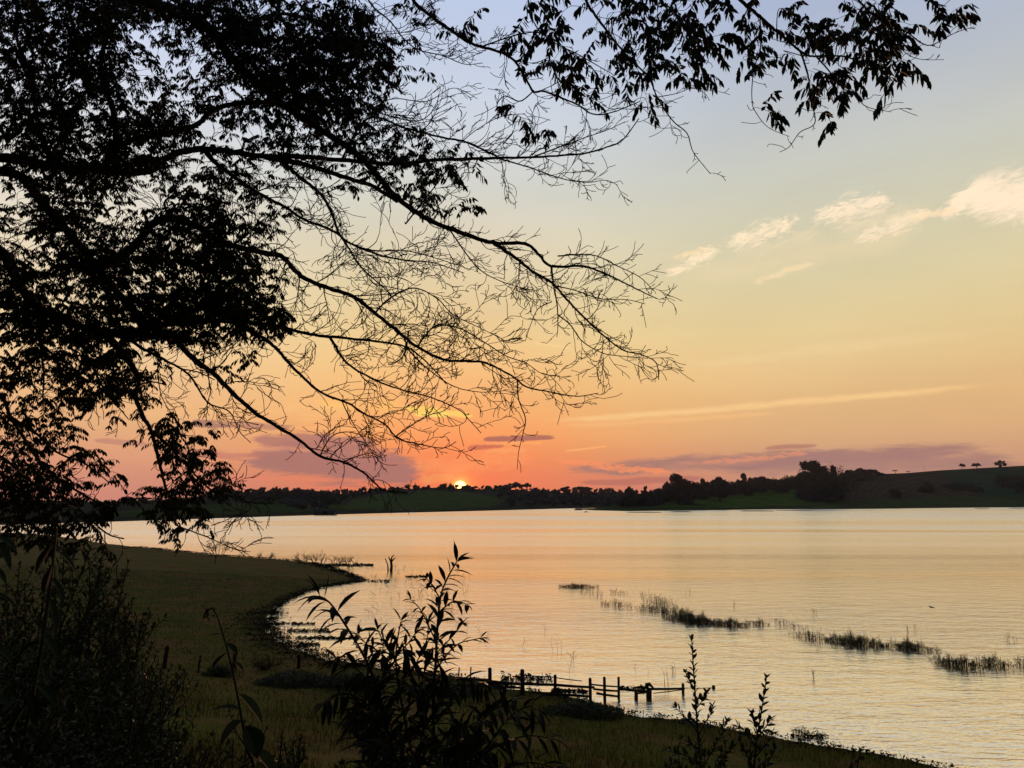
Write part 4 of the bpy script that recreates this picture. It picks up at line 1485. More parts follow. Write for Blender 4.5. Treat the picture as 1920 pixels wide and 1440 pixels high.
Y = 3.4
wl = dict(spacing=0.015, ll=0.150, lw=0.032, ang=0.95, droop=0.7, t0=0.42, seg=4, taper=0.45, tipn=5)
wl2 = dict(spacing=0.012, ll=0.125, lw=0.027, ang=0.85, droop=0.6, t0=0.12, seg=4, taper=0.45, tipn=5)
wlbig = dict(spacing=0.016, ll=0.160, lw=0.040, ang=0.95, droop=0.9, t0=0.10, seg=4, taper=0.35, tipn=5)
wllow = dict(spacing=0.014, ll=0.155, lw=0.031, ang=0.9, droop=1.1, t0=0.1, seg=4, taper=0.35, tipn=4)
traced_plant('willow_leaved_shrub', 'dark shrub with long narrow leaves standing against the sun glitter on the water', 'shrub', [
    ([(826, 1500), (815, 1400), (812, 1320), (817, 1240), (820, 1180), (826, 1120), (838, 1086), (856, 1054)], Y, Y, 9, 2.5, dict(wl, t0=0.12, taper=0.3), True),
    ([(815, 1260), (840, 1225), (862, 1206), (885, 1200), (902, 1196)], Y, 3.3, 3, 1.5, dict(wl2, spacing=0.02, ll=0.1, lw=0.022), False),
    ([(818, 1205), (800, 1165), (786, 1140), (770, 1124)], Y, 3.5, 3, 1.5, dict(wl2, spacing=0.022, ll=0.1), False),
    ([(822, 1150), (845, 1130), (862, 1128), (876, 1134)], Y, 3.3, 3, 1.5, dict(wl2, spacing=0.02, ll=0.09), False),
    ([(826, 1125), (812, 1100), (800, 1085)], Y, 3.5, 2.5, 1.5, dict(wl2, spacing=0.02, ll=0.09), False),
    ([(818, 1225), (842, 1200), (858, 1180), (866, 1168)], Y, 3.3, 2.5, 1.5, dict(wl2, spacing=0.02, ll=0.09), False),
    ([(770, 1520), (735, 1400), (712, 1310), (692, 1250), (668, 1205), (640, 1160), (618, 1130), (600, 1118)], Y, 3.2, 8, 2.5, dict(wlbig, t0=0.12, taper=0.28, ll=0.165, lw=0.038), True),
    ([(790, 1520), (765, 1380), (750, 1300), (742, 1240), (746, 1195), (752, 1165)], 3.5, 3.5, 7, 2, dict(wl, t0=0.15), True),
    ([(745, 1260), (715, 1225), (690, 1210), (672, 1190)], 3.5, 3.3, 3, 1.5, wl2, False),
    ([(748, 1250), (720, 1205), (708, 1180)], 3.5, 3.6, 3, 1.5, wl2, False),
    ([(752, 1290), (782, 1240), (800, 1200), (803, 1168)], 3.5, 3.4, 3, 1.5, wl2, False),
    ([(744, 1230), (770, 1200), (785, 1178)], 3.5, 3.6, 3, 1.5, wl2, False),
    ([(765, 1330), (790, 1280), (800, 1250), (828, 1228)], 3.5, 3.3, 3, 1.5, wl2, False),
    ([(700, 1290), (680, 1265), (655, 1245), (632, 1238)], 3.3, 3.2, 3, 1.5, dict(wlbig, spacing=0.024), False),
    ([(712, 1310), (720, 1265), (735, 1235), (728, 1215)], 3.4, 3.3, 3, 1.5, wl2, False),
    ([(720, 1345), (672, 1310), (640, 1300), (612, 1318)], 3.3, 3.1, 3.5, 1.5, wllow, False),
    ([(735, 1400), (700, 1350), (672, 1330), (660, 1350)], 3.3, 3.1, 3, 1.5, wllow, False),
    ([(815, 1400), (770, 1350), (740, 1330), (712, 1345)], 3.3, 3.2, 3, 1.5, wllow, False),
    ([(812, 1330), (850, 1290), (880, 1275), (910, 1290)], 3.4, 3.2, 3, 1.5, wllow, False),
    ([(815, 1310), (780, 1290), (750, 1285)], 3.4, 3.2, 3, 1.5, wllow, False),
], M_shrub2)
traced_plant('willow_leaved_shrub', 'low spreading branches with long drooping leaves right of the tall dark shrub', 'shrub', [
    ([(860, 1520), (880, 1440), (930, 1400), (985, 1380), (1030, 1384)], 3.1, 2.9, 6, 2, dict(wllow, spacing=0.03), True),
    ([(850, 1520), (880, 1400), (915, 1340), (950, 1320)], 3.3, 3.2, 5, 2, wllow, True),
    ([(840, 1520), (850, 1420), (870, 1370), (905, 1350)], 3.3, 3.1, 5, 2, wllow, True),
    ([(900, 1420), (950, 1350), (990, 1325), (1010, 1335)], 3.1, 3.0, 3, 1.5, wllow, False),
    ([(870, 1520), (930, 1450), (990, 1430), (1040, 1440)], 2.9, 2.8, 5, 2, wllow, True),
    ([(800, 1520), (780, 1440), (750, 1400), (700, 1400)], 3.0, 2.9, 5, 2, wllow, True),
], M_shrub2)

sm_ = dict(spacing=0.030, ll=0.075, lw=0.034, ang=0.75, droop=0.1, t0=0.30, seg=4, taper=0.45, tipn=3, jit=0.25)
sb = dict(spacing=0.015, ll=0.066, lw=0.031, ang=0.7, droop=0.1, t0=0.25, seg=4, taper=0.3, tipn=3, jit=0.3)
traced_plant('upright_sapling', 'taller of the two slender upright saplings before the bright water', 'sapling', [
    ([(1318, 1520), (1314, 1440), (1308, 1370), (1304, 1310), (1300, 1250), (1297, 1197)], 4.6, 4.6, 6, 1.8, dict(sm_, t0=0.05, spacing=0.015), True),
    ([(1309, 1375), (1296, 1355), (1282, 1342), (1268, 1328)], 4.6, 4.7, 2.5, 1.3, sb, False),
    ([(1309, 1378), (1322, 1355), (1332, 1340), (1336, 1326)], 4.6, 4.5, 2.5, 1.3, sb, False),
    ([(1304, 1330), (1316, 1315), (1324, 1300)], 4.6, 4.5, 2, 1.2, sb, False),
    ([(1302, 1290), (1290, 1272), (1286, 1262)], 4.6, 4.6, 2, 1.2, dict(sb, ll=0.045), False),
    ([(1314, 1420), (1296, 1395), (1280, 1385)], 4.6, 4.6, 2.5, 1.3, sb, False),
    ([(1316, 1440), (1340, 1400), (1362, 1355)], 4.6, 4.5, 2.5, 1.3, sb, False),
    ([(1316, 1450), (1290, 1420), (1262, 1410), (1250, 1405)], 4.6, 4.5, 2.5, 1.3, sb, False),
    ([(1316, 1470), (1350, 1430), (1375, 1400)], 4.6, 4.5, 2.5, 1.3, sb, False),
    ([(1316, 1500), (1290, 1450), (1268, 1432)], 4.6, 4.6, 2.5, 1.3, sb, False),
], M_shrub)
traced_plant('upright_sapling', 'shorter slender upright sapling just right of the taller one', 'sapling', [
    ([(1408, 1520), (1414, 1440), (1420, 1380), (1430, 1320), (1437, 1272)], 4.4, 4.4, 6, 1.8, dict(sm_, t0=0.05, spacing=0.016, ll=0.080), True),
    ([(1421, 1375), (1412, 1350), (1410, 1340)], 4.4, 4.4, 2.5, 1.3, sb, False),
    ([(1420, 1385), (1434, 1365), (1444, 1350)], 4.4, 4.3, 2.5, 1.3, sb, False),
    ([(1416, 1400), (1396, 1372), (1384, 1362)], 4.4, 4.4, 2.5, 1.3, sb, False),
    ([(1416, 1420), (1440, 1390), (1448, 1375)], 4.4, 4.3, 2.5, 1.3, sb, False),
    ([(1414, 1440), (1398, 1410), (1388, 1392)], 4.4, 4.4, 2.5, 1.3, sb, False),
    ([(1412, 1470), (1440, 1430), (1452, 1405)], 4.4, 4.4, 2.5, 1.3, sb, False),
], M_shrub)
traced_plant('upright_sapling', 'tip of a sapling just entering the picture at the bottom right', 'sapling', [
    ([(1600, 1520), (1605, 1450), (1610, 1425), (1614, 1410)], 4.2, 4.2, 4, 1.6, dict(sm_, t0=0.5, ll=0.05), True),
    ([(1603, 1470), (1596, 1440), (1600, 1412)], 4.2, 4.2, 2, 1.2, dict(sb, ll=0.045), False),
], M_shrub)

# broad leaved weed with a nodding flower head
def broad(mb, p, d, L, Wd, droop=0.5):
    mb.leaf(p, d, UP, L, Wd, droop, 0.12, 6)

org = px_stem([(480, 1500), (462, 1400), (448, 1320), (432, 1240), (415, 1180), (405, 1150)], 2.3, 2.3)
root = empty('broad_leaved_weed', org[0]); tag(root, 'tall weed with broad heart shaped leaves and a nodding flower head', 'weed')
o0 = org[0].copy()
pts = [p - o0 for p in org]
mb = MB(); mb.tube(pts, [(6 - 4 * i / len(pts)) * 0.5 * 2.3 / F for i in range(len(pts))], 7); st = mb.build('stem', M_stem, root)
for (x, y), (dx, dz, dy), L, Wd in [((416, 1190), (-1, 0.25, -0.2), 0.045, 0.018), ((418, 1180), (1, 0.3, -0.2), 0.03, 0.012), ((424, 1205), (1, -0.5, -0.3), 0.055, 0.030),
                                    ((428, 1222), (-1, -0.7, 0.1), 0.07, 0.040), ((436, 1240), (1, -0.6, 0.1), 0.05, 0.036), ((446, 1300), (1, -0.8, 0.1), 0.12, 0.070),
                                    ((448, 1330), (-1, 0.2, 0.2), 0.10, 0.045), ((455, 1350), (-0.8, -0.7, -0.3), 0.10, 0.110), ((460, 1360), (0.7, -0.9, -0.3), 0.10, 0.085),
                                    ((468, 1400), (1, -0.9, 0.2), 0.15, 0.110), ((470, 1430), (-0.9, -0.5, 0.2), 0.14, 0.100)]:
    mb = MB(); broad(mb, at(x, y, 2.3) - o0, Vector((dx, dy, dz)), L, Wd); mb.build('leaf', M_big, root)
mb = MB()
hp = at(405, 1150, 2.3) - o0
mb.tube([hp, hp + Vector((-0.015, 0, 0.016)), hp + Vector((-0.03, 0, 0.004)), hp + Vector((-0.038, 0, -0.016))], [0.0022, 0.003, 0.003, 0.002], 5)
for k in range(14):
    q = hp + Vector((-0.008 - 0.03 * RP.random(), RP.gauss(0, 0.006), 0.006 + RP.gauss(0, 0.008)))
    mb.leaf(q, Vector((RP.gauss(0, 1), RP.gauss(0, 1), -0.8)), UP, 0.014, 0.008, 0.2, 0.2, 3)
mb.build('flower_head', M_dead, root)

# big leaved climber stem at the far left edge
org = px_stem([(20, 1520), (50, 1360), (75, 1230), (90, 1130), (100, 1050), (106, 990)], 2.7, 2.9)
o0 = org[0].copy()
root = empty('large_leaved_shrub', o0); tag(root, 'shrub with large drooping oval leaves at the far left edge', 'shrub')
pts = [p - o0 for p in org]
mb = MB(); mb.tube(pts, [(9 - 5 * i / len(pts)) * 0.5 * 2.8 / F for i in range(len(pts))], 7); mb.build('stem', M_stem, root)
for (x, y), (dx, dz, dy), L, Wd in [((104, 1005), (-1, -0.1, 0), .13, .045), ((100, 1020), (-0.8, -0.9, 0), .12, .05), ((102, 1030), (1, -0.5, 0.2), .12, .045), ((98, 1060), (-0.3, -1, 0), .11, .05),
                                    ((95, 1080), (0.8, -0.8, 0), .12, .04), ((90, 1110), (-1, 0.5, 0.1), .10, .03), ((92, 1120), (0.5, -1, 0), .13, .05), ((80, 1200), (-1, -0.2, 0), .10, .06),
                                    ((80, 1190), (1, -0.6, -0.1), .11, .05), ((70, 1240), (-0.8, 0.3, 0), .11, .05), ((64, 1280), (0.9, -0.2, -0.2), .13, .05), ((50, 1320), (-0.5, -0.6, 0), .12, .05),
                                    ((60, 1300), (0.4, -1, -0.2), .11, .045), ((45, 1380), (1, 0.1, -0.2), .13, .05)]:
    mb = MB(); broad(mb, at(x, y, 2.75) - o0, Vector((dx, dy, dz)), L, Wd, 0.9); mb.build('leaf', M_big, root)
org = px_stem([(-90, 1500), (-60, 1250), (-30, 1080), (-10, 1000)], 2.2, 2.3)
o0 = org[0].copy()
root = empty('large_leaved_shrub', o0); tag(root, 'second large leaved shrub cut by the left picture edge', 'shrub')
pts = [p - o0 for p in org]
mb = MB(); mb.tube(pts, [(9 - 5 * i / len(pts)) * 0.5 * 2.3 / F for i in range(len(pts))], 7); mb.build('stem', M_stem, root)
for (x, y), (dx, dz, dy), L, Wd in [((-12, 1005), (1, -0.1, 0), .09, .04), ((-10, 1010), (1, -0.9, 0), .11, .04), ((-20, 1060), (1, -0.4, 0), .08, .035), ((-30, 1110), (0.9, 0.1, 0), .10, .03), ((-40, 1200), (1, -0.1, 0), .13, .045), ((-60, 1300), (1, 0.2, 0), .14, .05)]:
    mb = MB(); broad(mb, at(x, y, 2.25) - o0, Vector((dx, dy, dz)), L, Wd, 0.9); mb.build('leaf', M_big, root)


def bush(name, label, px, Yd, top, spread, n, ll, lw, mat, seed, group=None, side=7, leafsp=0.022, cat='shrub'):
    rng = random.Random(seed)
    b = at(px, top + 60, Yd)
    g = gh(b.x, b.y)
    base = Vector((b.x, Yd, g - 0.05))
    root = empty(name, base)
    tag(root, label, cat, group)
    sm, lm = MB(), MB()
    for i in range(n):
        tx = px + rng.uniform(-spread, spread)
        ty = top + abs(rng.gauss(0, 1)) * 75 + (abs(tx - px) / spread) * 20 - (35 if rng.random() < 0.2 else 0)
        tp = at(tx, ty, Yd + rng.gauss(0, 0.25)) - base
        b0 = Vector((rng.uniform(-0.15, 0.15), rng.uniform(-0.15, 0.15), 0))
        mid = b0.lerp(tp, 0.5) + Vector((-(tp.x) * 0.18, rng.gauss(0, 0.06), 0.05))
        pts = catmull([b0, mid, tp], 8)
        L = (tp - b0).length
        sm.tube(pts, [0.010 - 0.0075 * k / (len(pts) - 1) for k in range(len(pts))], 5)
        leafy(lm, pts, leafsp * 0.8, ll * 1.1, lw * 1.1, 0.85, 0.3, rng, 0.35, 3, 1, 3, 0.3)
        for k in range(side + 5):
            t = rng.uniform(0.25, 0.92)
            p = pts[int(t * (len(pts) - 1))]
            d = (pts[int(t * (len(pts) - 1)) + (1 if t < 0.9 else 0)] - pts[max(0, int(t * (len(pts) - 1)) - 1)]).normalized()
            a = rng.uniform(0, 6.28)
            e = (d + Vector((math.cos(a), math.sin(a), 0)) * rng.uniform(0.7, 1.3)).normalized()
            bl = rng.uniform(0.16, 0.38) * (1.25 - t) * 1.4
            q = [p]
            for _ in range(5):
                e = (e + Vector((rng.gauss(0, .08), rng.gauss(0, .08), 0.08))).normalized()
                q.append(q[-1] + e * bl / 5)
            sm.tube(q, [0.0035, 0.003, 0.0027, 0.0024, 0.002, 0.0016], 3)
            leafy(lm, q, leafsp * 0.85, ll * 1.1, lw * 1.15, 0.9, 0.3, rng, 0.1, 3, 1, 3, 0.25)
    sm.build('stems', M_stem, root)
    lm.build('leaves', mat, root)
    return root


for args in [
    ('leafy_bush', 'tall small leaved bush under the hanging twigs, nearest the left picture edge', 30, 4.4, 1085, 70, 9, .05, .018, M_shrub, 1),
    ('leafy_bush', 'tall small leaved bush whose top crosses the lake edge behind the large leaves', 140, 4.6, 1020, 60, 11, .048, .017, M_shrub, 2),
    ('leafy_bush', 'small leaved bush reaching the bright water just left of the open field', 205, 4.8, 1035, 40, 10, .048, .016, M_shrub, 3),
    ('leafy_bush', 'feathery upright bush bordering the open field on its right side', 236, 4.3, 1120, 45, 11, .044, .015, M_shrub, 4),
    ('leafy_bush', 'lower bush leaning out right toward the old posts', 285, 4.0, 1245, 65, 10, .044, .015, M_shrub, 5),
    ('leafy_bush', 'dense dark bush filling the left middle of the thicket', 90, 3.7, 1200, 90, 12, .05, .017, M_shrub, 6),
    ('leafy_bush', 'dark bush in the bottom left corner of the thicket', 40, 3.1, 1310, 90, 10, .05, .017, M_shrub, 7),
    ('leafy_bush', 'low bush at the foot of the thicket beside the grass', 200, 3.4, 1310, 80, 10, .046, .015, M_shrub, 8),
    ('leafy_bush', 'low twiggy bush left of the broad leaved weed', 330, 3.6, 1355, 70, 8, .044, .015, M_shrub, 9),
    ('leafy_bush', 'low twiggy bush behind the broad leaved weed', 480, 3.9, 1345, 60, 6, .036, .012, M_shrub, 10),
    ('leafy_bush', 'rounded low bush between the broad leaved weed and the tall dark shrub', 585, 3.8, 1375, 60, 9, .044, .022, M_shrub, 11),
    ('leafy_bush', 'low bush under the tall dark shrub at the bottom edge', 700, 3.4, 1415, 80, 7, .06, .016, M_shrub, 12),
    ('leafy_bush', 'low bush at the bottom edge below the drooping long leaves', 960, 3.3, 1425, 80, 7, .06, .016, M_shrub, 13),
    ('leafy_bush', 'scrubby undergrowth around the foot of the taller sapling', 1300, 4.3, 1392, 65, 13, .052, .022, M_shrub, 14),
    ('leafy_bush', 'scrubby undergrowth around the foot of the shorter sapling', 1420, 4.2, 1405, 50, 9, .052, .022, M_shrub, 15),
    ('leafy_bush', 'dense willow leaved growth at the foot of the tall dark shrub', 745, 3.55, 1275, 100, 6, .13, .027, M_shrub2, 16),
    ('leafy_bush', 'dark growth behind the drooping long leaves right of the tall shrub', 880, 3.4, 1345, 90, 6, .12, .026, M_shrub2, 17),
]:
    bush(*args)


# ------------------------------------------------------------------ grass
def project(x, y, z):
    dep = y * CP + (z - CAM_H) * SP
    return 960 + F * x / dep, 720 - F * (-y * SP + (z - CAM_H) * CP) / dep


rg = np.random.RandomState(5)
def grass_field(name, label, n, ylim, hmin, hmax, w, xr=(-1.25, 1.0), cond=None):
    yy = ylim[0] + (ylim[1] - ylim[0]) * rg.rand(n) ** 0.8
    xx = (xr[0] + (xr[1] - xr[0]) * rg.rand(n)) * yy * 0.72
    sd = signed(xx, yy)
    zz = ground_h(xx, yy)
    keep = sd > 0.25
    if cond is not None:
        keep &= cond(xx, yy, zz)
    mb = MB()
    for x, y, z in zip(xx[keep], yy[keep], zz[keep]):
        a = rg.rand() * 6.283
        h = hmin + (hmax - hmin) * rg.rand() ** 1.6
        mb.blade(Vector((x, y, z - 0.02)), Vector((math.cos(a), math.sin(a), 0)), h, w * (0.7 + 0.6 * rg.rand()), h * (0.2 + 0.7 * rg.rand()))
    o = mb.build(name, M_grass)
    return tag(o, label, 'grass', None, 'stuff')


def clumpy(x, y):
    return (np.sin(x * 0.9 + 1.3 * np.sin(y * 0.5)) + np.sin(y * 0.7 + x * 0.33) + rg.randn(len(x)) * 0.9) > -0.3

grass_field('grass', 'rough grass on the near slope above the water', 60000, (9.0, 30.0), 0.08, 0.34, 0.008, cond=lambda x, y, z: clumpy(x, y))
grass_field('short_grass', 'short grass covering the flat field by the bay', 55000, (28.0, 75.0), 0.05, 0.16, 0.018, xr=(-1.1, 0.1))
mb = MB()
for _ in range(9000):
    x, y = -5.0 + 4.6 * rg.rand(), 2.3 + 3.4 * rg.rand()
    z = gh(x, y) if _ % 3 == 0 else z0
    if _ % 3 == 0:
        z0 = z; x0, y0 = x, y
    x, y = x0 + rg.randn() * 0.05, y0 + rg.randn() * 0.05
    a = rg.rand() * 6.283
    h = 0.22 + 0.5 * rg.rand() ** 1.4
    mb.blade(Vector((x, y, z - 0.03)), Vector((math.cos(a), math.sin(a), 0)), h, 0.0045, h * (0.25 + 0.6 * rg.rand()))
M_long = leafmat('long_grass_blade', (0.05, 0.085, 0.015), (0.09, 0.11, 0.02), 1.5, 0.15, 0.55, 0.25)
tag(mb.build('long_grass', M_long), 'long grass blades in the dark thicket at the bottom left', 'grass', None, 'stuff')

# weeds along the waterline
mb = MB()
rw = random.Random(9)
for i in range(8, len(shore) - 3):
    (x0, y0), (x1, y1) = shore[i], shore[i + 1]
    L = math.hypot(x1 - x0, y1 - y0)
    nrm = Vector((-(y1 - y0), x1 - x0, 0)).normalized()
    mid_ = Vector(((x0 + x1) / 2, (y0 + y1) / 2, 0)) + nrm * 0.8
    side_ = 1.0 if float(signed(np.array([mid_.x]), np.array([mid_.y]))[0]) > 0 else -1.0
    px = SHORE_PX[i][0]
    thick = 1.0
    if SHORE_PX[i][1] < 1055: thick = 0.35
    if 480 < px < 640 and 1130 < SHORE_PX[i][1] < 1240: thick = 2.4
    for _ in range(int(L * 150 * thick)):
        t = rw.random()
        wdt = (0.9 if thick > 2 else 0.35) + y0 * 0.004
        off = rw.gauss(0.0, wdt)
        if off * side_ < 0: off *= 0.4
        if math.sin(x0 * 2 + t * 9) + rw.gauss(0, 0.7) < -0.5: continue
        c = Vector((x0 + (x1 - x0) * t, y0 + (y1 - y0) * t, 0)) + nrm * off
        z = 0.03 + max(0.0, off * side_) * 0.05
        c.z = z + 0.02
        s = rw.uniform(0.018, 0.045) * (1 + y0 * 0.012)
        a = Vector((rw.gauss(0, 1), rw.gauss(0, 1), rw.gauss(0, 0.7))).normalized()
        b = Vector((rw.gauss(0, 0.6), rw.gauss(0, 0.6), 1)).normalized()
        mb.quad(c + Vector((0, 0, s * 0.6)), a * s, b * s * 0.55)
tag(mb.build('shore_weeds', M_weed), 'dark matted weeds along the waterline', 'weeds', None, 'stuff')
mb = MB()
for (xa, xb, ya, yb, n) in [(940, 1035, 1266, 1281, 190), (900, 960, 1284, 1292, 120), (1162, 1210, 1288, 1294, 70), (515, 590, 1168, 1172, 120), (540, 620, 1180, 1186, 160), (555, 640, 1195, 1199, 160),
                            (600, 700, 1058, 1062, 500), (690, 730, 1088, 1092, 60), (760, 800, 1080, 1083, 90), (1480, 1550, 1380, 1384, 30), (560, 600, 1206, 1212, 120), (1035, 1100, 1294, 1300, 160)]:
    for _ in range(n):
        q = on_z(rw.uniform(xa, xb), rw.gauss((ya + yb) / 2, (yb - ya) / 3.2))
        s = rw.uniform(0.02, 0.06) * (1 + q.y * 0.014)
        a = Vector((rw.gauss(0, 1), rw.gauss(0, 1), rw.gauss(0, 0.4))).normalized()
        mb.quad(q + Vector((0, 0, 0.02 + s * 0.3)), a * s * 1.4, Vector((rw.gauss(0, .5), rw.gauss(0, .5), 1)).normalized() * s * 0.5)
tag(mb.build('floating_weeds', M_weed), 'mats of floating weed in the shallows by the fence and bay', 'weeds', None, 'stuff')


# ------------------------------------------------------------------ reeds in the water
def reed(mb, p, h, rng, leaves=3):
    lean = Vector((rng.gauss(0, 0.16), rng.gauss(0, 0.16), 1)).normalized()
    w = 0.004 + p.y * 0.00007
    m_ = p + lean * h * 0.6
    t = p + lean * h + Vector((rng.gauss(0, 0.06), 0, 0)) * h
    mb.tube([p - Vector((0, 0, 0.05)), m_, t], [w, w * 0.9, w * 0.5], 3, cap=False)
    for k in range(leaves):
        q = m_.lerp(t, rng.uniform(-0.5, 1))
        a = rng.uniform(0, 6.28)
        mb.leaf(q, Vector((math.cos(a), math.sin(a), rng.uniform(-0.1, 0.9))), UP, rng.uniform(0.08, 0.18), 0.030 + p.y * 0.0003, 0.7, 0.1, 2)


def reedbed(label, patches, name='reed_bed'):
    mb = MB()
    rr = random.Random(hash(label) % 1000 if False else len(label) * 7)
    for (x0, y0, x1, y1, spread, n, hmin, hmax) in patches:
        for _ in range(int(n * 1.5)):
            t = 0.5 + (rr.random() + rr.random() - 1.0) * 0.62 if n > 50 else rr.random()
            px = x0 + (x1 - x0) * t
            env = 0.45 + 0.55 * math.sin(math.pi * min(max(t, 0.02), 0.98)) ** 0.7
            env *= 0.85 + 0.2 * math.sin(px * 0.23) + 0.12 * math.sin(px * 0.61 + 1)
            py = y0 + (y1 - y0) * t + rr.gauss(0, spread * env)
            p = on_z(px, py)
            reed(mb, p, (hmin + (hmax - hmin) * rr.random() ** 1.3) * (env if n > 50 else 1) * 0.68, rr)
    return tag(mb.build(name, M_reed), label, 'reeds', None, 'stuff')


reedbed('small dense reed patch farthest out left of the other beds', [(1052, 1101, 1112, 1102, 1.2, 170, .3, .62), (1044, 1101, 1125, 1103, 1.8, 45, .3, .6)])
reedbed('sparse scattered reeds between the far patch and the darkest bed', [(1085, 1112, 1130, 1118, 3, 22, .3, .6), (1125, 1133, 1190, 1140, 3, 60, .4, .8), (1145, 1112, 1180, 1116, 2, 18, .3, .6),
    (1200, 1118, 1262, 1132, 5, 34, .4, .7), (1195, 1142, 1262, 1148, 4, 120, .4, .85), (1210, 1130, 1270, 1140, 5, 60, .4, .85), (1240, 1152, 1262, 1164, 3, 40, .4, .8)])
reedbed('darkest and densest reed bed in the middle of the row', [(1255, 1161, 1350, 1172, 4.0, 520, .45, .9), (1262, 1150, 1300, 1158, 5, 110, .4, .8), (1340, 1170, 1400, 1176, 2.6, 190, .4, .75), (1395, 1172, 1442, 1172, 2.2, 60, .35, .65)])
reedbed('long reed bed right of the densest one', [(1485, 1190, 1560, 1204, 5, 90, .4, .85), (1550, 1202, 1660, 1214, 4.5, 430, .45, .9), (1655, 1212, 1758, 1222, 3.5, 260, .4, .8), (1450, 1168, 1500, 1178, 2.5, 26, .3, .6)])
reedbed('bushy reed bed nearest the right picture edge', [(1745, 1240, 1800, 1252, 4, 80, .4, .8), (1765, 1247, 1850, 1256, 3.4, 150, .5, 1.0), (1825, 1244, 1900, 1254, 4, 120, .45, .95), (1905, 1248, 1925, 1256, 4, 24, .4, .8)])
reedbed('small thin weed clump in the water off the near shore', [(1486, 1376, 1544, 1384, 3, 46, .15, .38)], 'water_weed_clump')
mb = MB()
rr = random.Random(3)
for (x, y, n) in [(1292, 1112, 3), (1372, 1137, 3), (1527, 1152, 5), (1700, 1186, 4), (1718, 1182, 3), (1888, 1202, 5), (1904, 1204, 3), (1526, 1272, 4), (1265, 1262, 5), (1408, 1170, 2)]:
    for _ in range(n):
        reed(mb, on_z(x + rr.gauss(0, 3), y), rr.uniform(0.25, 0.5), rr)
for (x, y, n) in [(1247, 1288, 4), (1042, 1222, 3)]:
    for _ in range(n):
        p = on_z(x + rr.gauss(0, 4), y)
        mb.tube([p, p + Vector((rr.gauss(-0.03, .05), 0, 0.5)), p + Vector((rr.gauss(-.12, .1), 0, rr.uniform(0.7, 1.0)))], [0.008, 0.006, 0.003], 3)
tag(mb.build('single_water_weeds', M_reed), 'lone weed stems dotted over the open water', 'weeds', None, 'stuff')
mb = MB()
for _ in range(150):
    x = rr.uniform(600, 880); y = rr.uniform(1066, 1185) if rr.random() < 0.6 else rr.uniform(1080, 1130)
    if x < 700 and y > 1100 and rr.random() < 0.5: continue
    p = on_z(x, y)
    if float(signed(np.array([p.x]), np.array([p.y]))[0]) > -0.5: continue
    h = rr.uniform(0.2, 0.75)
    grow(mb, p, Vector((rr.gauss(0, .35), rr.gauss(0, .3), 1)), h, 0.004 + p.y * 0.00006, 1, rr, rr.gauss(0, 0.9), None, 0.003 + p.y * 0.00005)
for (x, y, h) in [(1067, 1262, 0.9), (1075, 1240, 0.5), (900, 1195, .5), (910, 1205, .6), (1020, 1188, .5), (980, 1212, .5), (1215, 1262, .2), (1190, 1255, .25)]:
    p = on_z(x, y)
    grow(mb, p, Vector((0.35, 0, 1)), h, 0.007, 1, rr, 0.4, None, 0.004)
tag(mb.build('drowned_twigs', M_dead), 'thin drowned twigs standing in the shallow bay', 'twigs', None, 'stuff')


# ------------------------------------------------------------------ bare bushes, snag and debris on the point
def bare_bush(px, py, h, n, label, wpx=16, seed=1, umbrella=False):
    rng = random.Random(seed)
    p = on_z(px, py)
    g = max(gh(p.x, p.y - 0.5), 0.0)
    p = Vector((p.x, p.y - 0.5, g))
    root = empty('bare_bush', p); tag(root, label, 'bush')
    st, br = MB(), MB()
    for k in range(n):
        a = rng.uniform(-1, 1)
        d = Vector((a * wpx / 22.0, rng.uniform(-0.5, 0.5), 1.0)).normalized()
        b0 = Vector((a * wpx * p.y / F * 0.35, rng.uniform(-0.3, 0.3), -0.05))
        e = b0 + d * h * 0.5
        r0 = 0.013 + p.y * 0.00026
        st.tube([b0, b0.lerp(e, 0.5) + Vector((rng.gauss(0, 0.04), 0, 0)), e], [r0, r0 * 0.8, r0 * 0.6], 4)
        for _ in range(3):
            grow(br, b0.lerp(e, rng.uniform(0.4, 1)), d + Vector((rng.gauss(0, 0.5), rng.gauss(0, 0.3), 0.2 if not umbrella else 0.5)), h * rng.uniform(0.35, 0.6), r0 * 0.6, 2 if umbrella else 1, rng, rng.gauss(0, 0.7), None, r0 * 0.3)
    s_ = st.build('stem', M_dead, root); br.build('twigs', M_dead, root)


bare_bush(412, 1043, 2.3, 6, 'rounded bare bush alone on the field edge left of the others', 26, 1, True)
bare_bush(500, 1050, 1.1, 7, 'small bare bush between the rounded bush and the point', 22, 2)
bare_bush(455, 1047, 0.7, 4, 'lowest bare tuft beside the rounded bush', 14, 3)
bare_bush(568, 1058, 1.5, 8, 'bare bush at the base of the shore point', 20, 4)
bare_bush(598, 1060, 1.9, 8, 'tallest bare bush on the shore point', 22, 5)
bare_bush(632, 1062, 1.5, 6, 'slender bare bush in the middle of the shore point', 18, 6)
bare_bush(656, 1063, 1.6, 7, 'last bare bush before the tip of the shore point', 20, 7)
bare_bush(305, 1033, 0.6, 5, 'tiny bare tuft on the field edge at the left', 20, 8)
p = on_z(733, 1070)
root = empty('dead_snag', p); tag(root, 'forked dead tree stump standing in the water off the point', 'dead tree')
sc2 = p.y / F
def lp(x, y): return Vector(((x - 733) * sc2, 0, (1070 - y) * sc2))
mb = MB(); mb.tube([lp(733, 1073), lp(734, 1062), lp(733, 1054)], [0.18, 0.15, 0.14], 7); tr_ = mb.build('trunk', M_dead, root)
